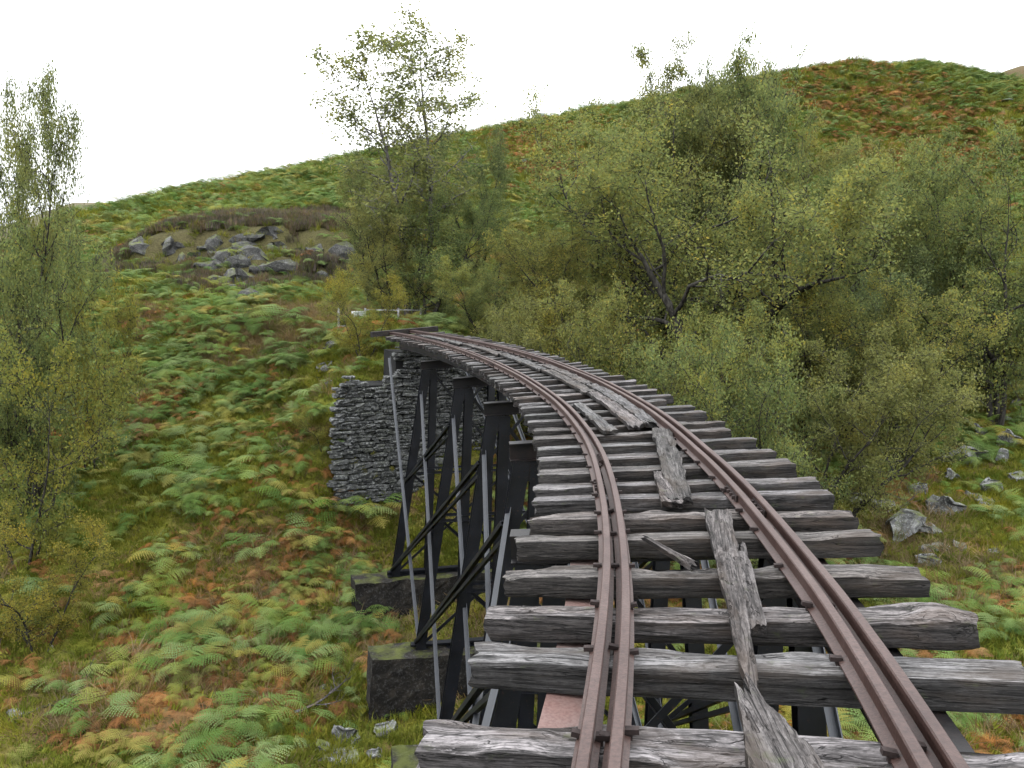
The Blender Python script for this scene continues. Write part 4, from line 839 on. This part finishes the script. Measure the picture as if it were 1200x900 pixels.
TR = [ (955,34.5,325,210,'bush1',.9,'bushy tree below and right of the big dark limbed tree'),(1010,36,290,180,'bush2',4.3,'grey green tree in the thick of the right hand wood'), # px, dist, top py, width px, variant, rot, label
 (8,30,92,190,'birch2',.3,'tall airy birch at the left edge standing clear against the sky'),
 (22,28,262,190,'bush1',1.,'dense bushy tree under the tall birch at the left edge'),
 (100,31,320,120,'bush4',2.,'yellowing bushy tree right of the left edge thicket'),
 (20,25,400,230,'bush4',3.,'broad olive tree at the left edge reaching halfway down the slope'),
 (40,21.5,610,170,'bush4',.5,'sparse low yellow leaved tree at the lower left'),
 (488,41,24,175,'birch1',1.57,'tallest slender birch with two leaning stems against the sky in the centre'),
 (435,44,178,120,'birch2',2.1,'slim grey green birch just left of the tallest birch'),
 (565,46,150,120,'birch2',4.,'grey green birch just right of the tallest birch'),
 (505,39.5,225,170,'bush3',1.2,'olive tree at the foot of the tallest birch behind the track end'),
 (428,33.6,318,100,'bush4',.2,'small yellow leaved tree at the left end of the track by the fence'),
 (455,40.5,230,110,'bush2',.9,'grey green bush left behind the fence and track end'),
 (600,43,265,150,'bush2',2.9,'rounded tree right of the track end, below the orange bracken'),
 (575,36,310,120,'bush3',4.4,'low tree directly behind the curve of the rails'),
 (665,39,270,170,'bush1',5.2,'bushy tree between the track end and the big dark limbed tree'),
 (740,50,115,200,'bush3',.7,'tree at the upper left of the big dark limbed tree'),
 (835,38,108,430,'oak',2.2,'big spreading tree with dark forking limbs right of the bridge'),
 (878,52,62,190,'bush1',2.5,'tree whose open top breaks the skyline above the big dark limbed tree'),
 (838,51,52,190,'bush2',3.6,'rounded treetop standing on the skyline above the middle of the wood'),
 (800,54,82,150,'bush2',2.2,'lower treetop on the skyline just left of the one breaking it highest'),
 (985,56,150,150,'bush2',3.4,'rounded tree right of the big tree near the brown hillside'),
 (1050,46,225,190,'bush1',1.8,'tree in the middle of the right side with a bare dark limb'),
 (950,43,205,200,'bush3',.1,'tree overlapping the right side of the big dark limbed tree'),
 (1140,41,290,200,'bush2',5.8,'grey green tree second from the right edge'),
 (1205,38,150,240,'bush3',2.5,'tall tree cut by the right edge'),
 (640,32,345,150,'bush2',.4,'low bush behind the far curve of the deck'),
 (715,29,345,190,'bush1',3.9,'low bushy tree touching the outer side of the far deck'),
 (800,27,370,220,'bush3',1.1,'bushy tree just outside the middle of the curve'),
 (905,24.5,395,230,'bush1',4.8,'yellow green bushy tree hugging the sleeper ends on the right'),
 (995,27,400,210,'bush2',2.,'broad grey green bush above the boulders'),
 (1055,33,350,190,'bush1',.2,'bushy tree right above the pale boulders'),
 (1200,44,300,170,'bush2',1.5,'bush at the right edge above the highest white stone'),
 (1090,52,170,170,'bush3',3.1,'rounded tree below the brown hillside, upper right of the middle')]
for i, (px, d, tp, wpx, key, rz, lab) in enumerate(TR):
    tm, cm, w, top = TV[key]; p = at(px, tp, d); z0 = h1(p.x, p.y); H = (p.z - z0) * (1.04 if 'birch' not in key else 1.); sz = H / top; sx = wpx / FPX * d / w
    o = empty('tree' if 'birch' not in key else 'birch_tree', (p.x, p.y, z0)); o.rotation_euler.z = rz; o.scale = (sx, sx, sz); tag(o, lab, 'tree', 'trees around the trestle')
    link('trunk', tm, o); link('crown', cm, o)

# ------------------------------------------------------------------ light haze between the hills
mb = MB(); mb.box((0, -1600, 65), (0, 2400, 65), 4000, 280); hzm = bpy.data.materials.new('valley_haze'); hzm.use_nodes = True; t_ = hzm.node_tree; t_.nodes.clear()
ho = t_.nodes.new('ShaderNodeOutputMaterial'); hv_ = t_.nodes.new('ShaderNodeVolumePrincipled'); hv_.inputs['Color'].default_value = (.90, .94, .98, 1); hv_.inputs['Density'].default_value = .0007; hv_.inputs['Anisotropy'].default_value = .2
t_.links.new(hv_.outputs[0], ho.inputs['Volume']); q = mb.build('haze', hzm); tag(q, 'thin pale mist in the air of the glen', 'mist', kind='stuff')
# ------------------------------------------------------------------ small things
mb = MB(); mb.box(T(32.6, -1.5, .06), T(32.6, 1.3, .06), .2, .2); q = mb.build('timber_baulk', M_PLANK); tag(q, 'grey timber baulk lying across the far end of the rails', 'timber')
def dead_branch(px, py, L, az, seed, label):
    p = gpix(px, py); V = []; Fs = []; r = random.Random(seed); m2 = MB()
    def go(a, d, L, rad, lv):
        n = 6
        for i in range(n):
            d2 = (d + Vector((r.gauss(0, .16), r.gauss(0, .16), r.gauss(0, .1)))).normalized(); b = a + d2 * L / n; k = rad * (1 - i / n * .75); m2.prof(a, b, [(-k, 0), (0, -k), (k, 0), (0, k)])
            if lv < 2 and i > 0: go(b, (d2 + Vector((r.gauss(0, .7), r.gauss(0, .7), abs(r.gauss(0, .5))))).normalized(), L * .45, k * .6, lv + 1)
            a, d = b, d2
    go(Vector((p.x, p.y, p.z + .12)), Vector((math.cos(az), math.sin(az), .12)), L, .045, 0)
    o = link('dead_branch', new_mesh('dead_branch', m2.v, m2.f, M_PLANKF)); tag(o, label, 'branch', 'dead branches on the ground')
dead_branch(1035, 605, 2.4, .5, 1, 'bleached dead branch lying behind the sleeper ends on the right')
dead_branch(1060, 590, 2.0, 2.6, 2, 'bleached dead branch beside the wide mossy boulder')
dead_branch(15, 850, 2.2, 1.1, 3, 'grey dead branch at the lower left edge')
dead_branch(345, 840, 1.6, .6, 4, 'thin dead branch on the moss left of the middle concrete footing')
dead_branch(20, 720, 1.8, 5.6, 5, 'dead branch under the small yellow leaved tree at the left edge')
tm, cm, w, top = TV['bush4']
for (s_, o_, hh, lab) in ((31.7, -1.5, 1.1, 'dark low shrub under the track end where the deck meets the abutment'), (31.9, -2.3, 1.3, 'low shrub growing out of the top of the stone abutment'), (32.4, -3.4, 1.7, 'shrub on the bank at the top left of the stone abutment')):
    p = TZ(s_, o_, 0); z0 = min(h1(p.x, p.y), -1.2); o = empty('shrub', (p.x, p.y, z0)); o.scale = [hh / top] * 3; tag(o, lab, 'shrub'); link('trunk', tm, o); link('crown', cm, o)
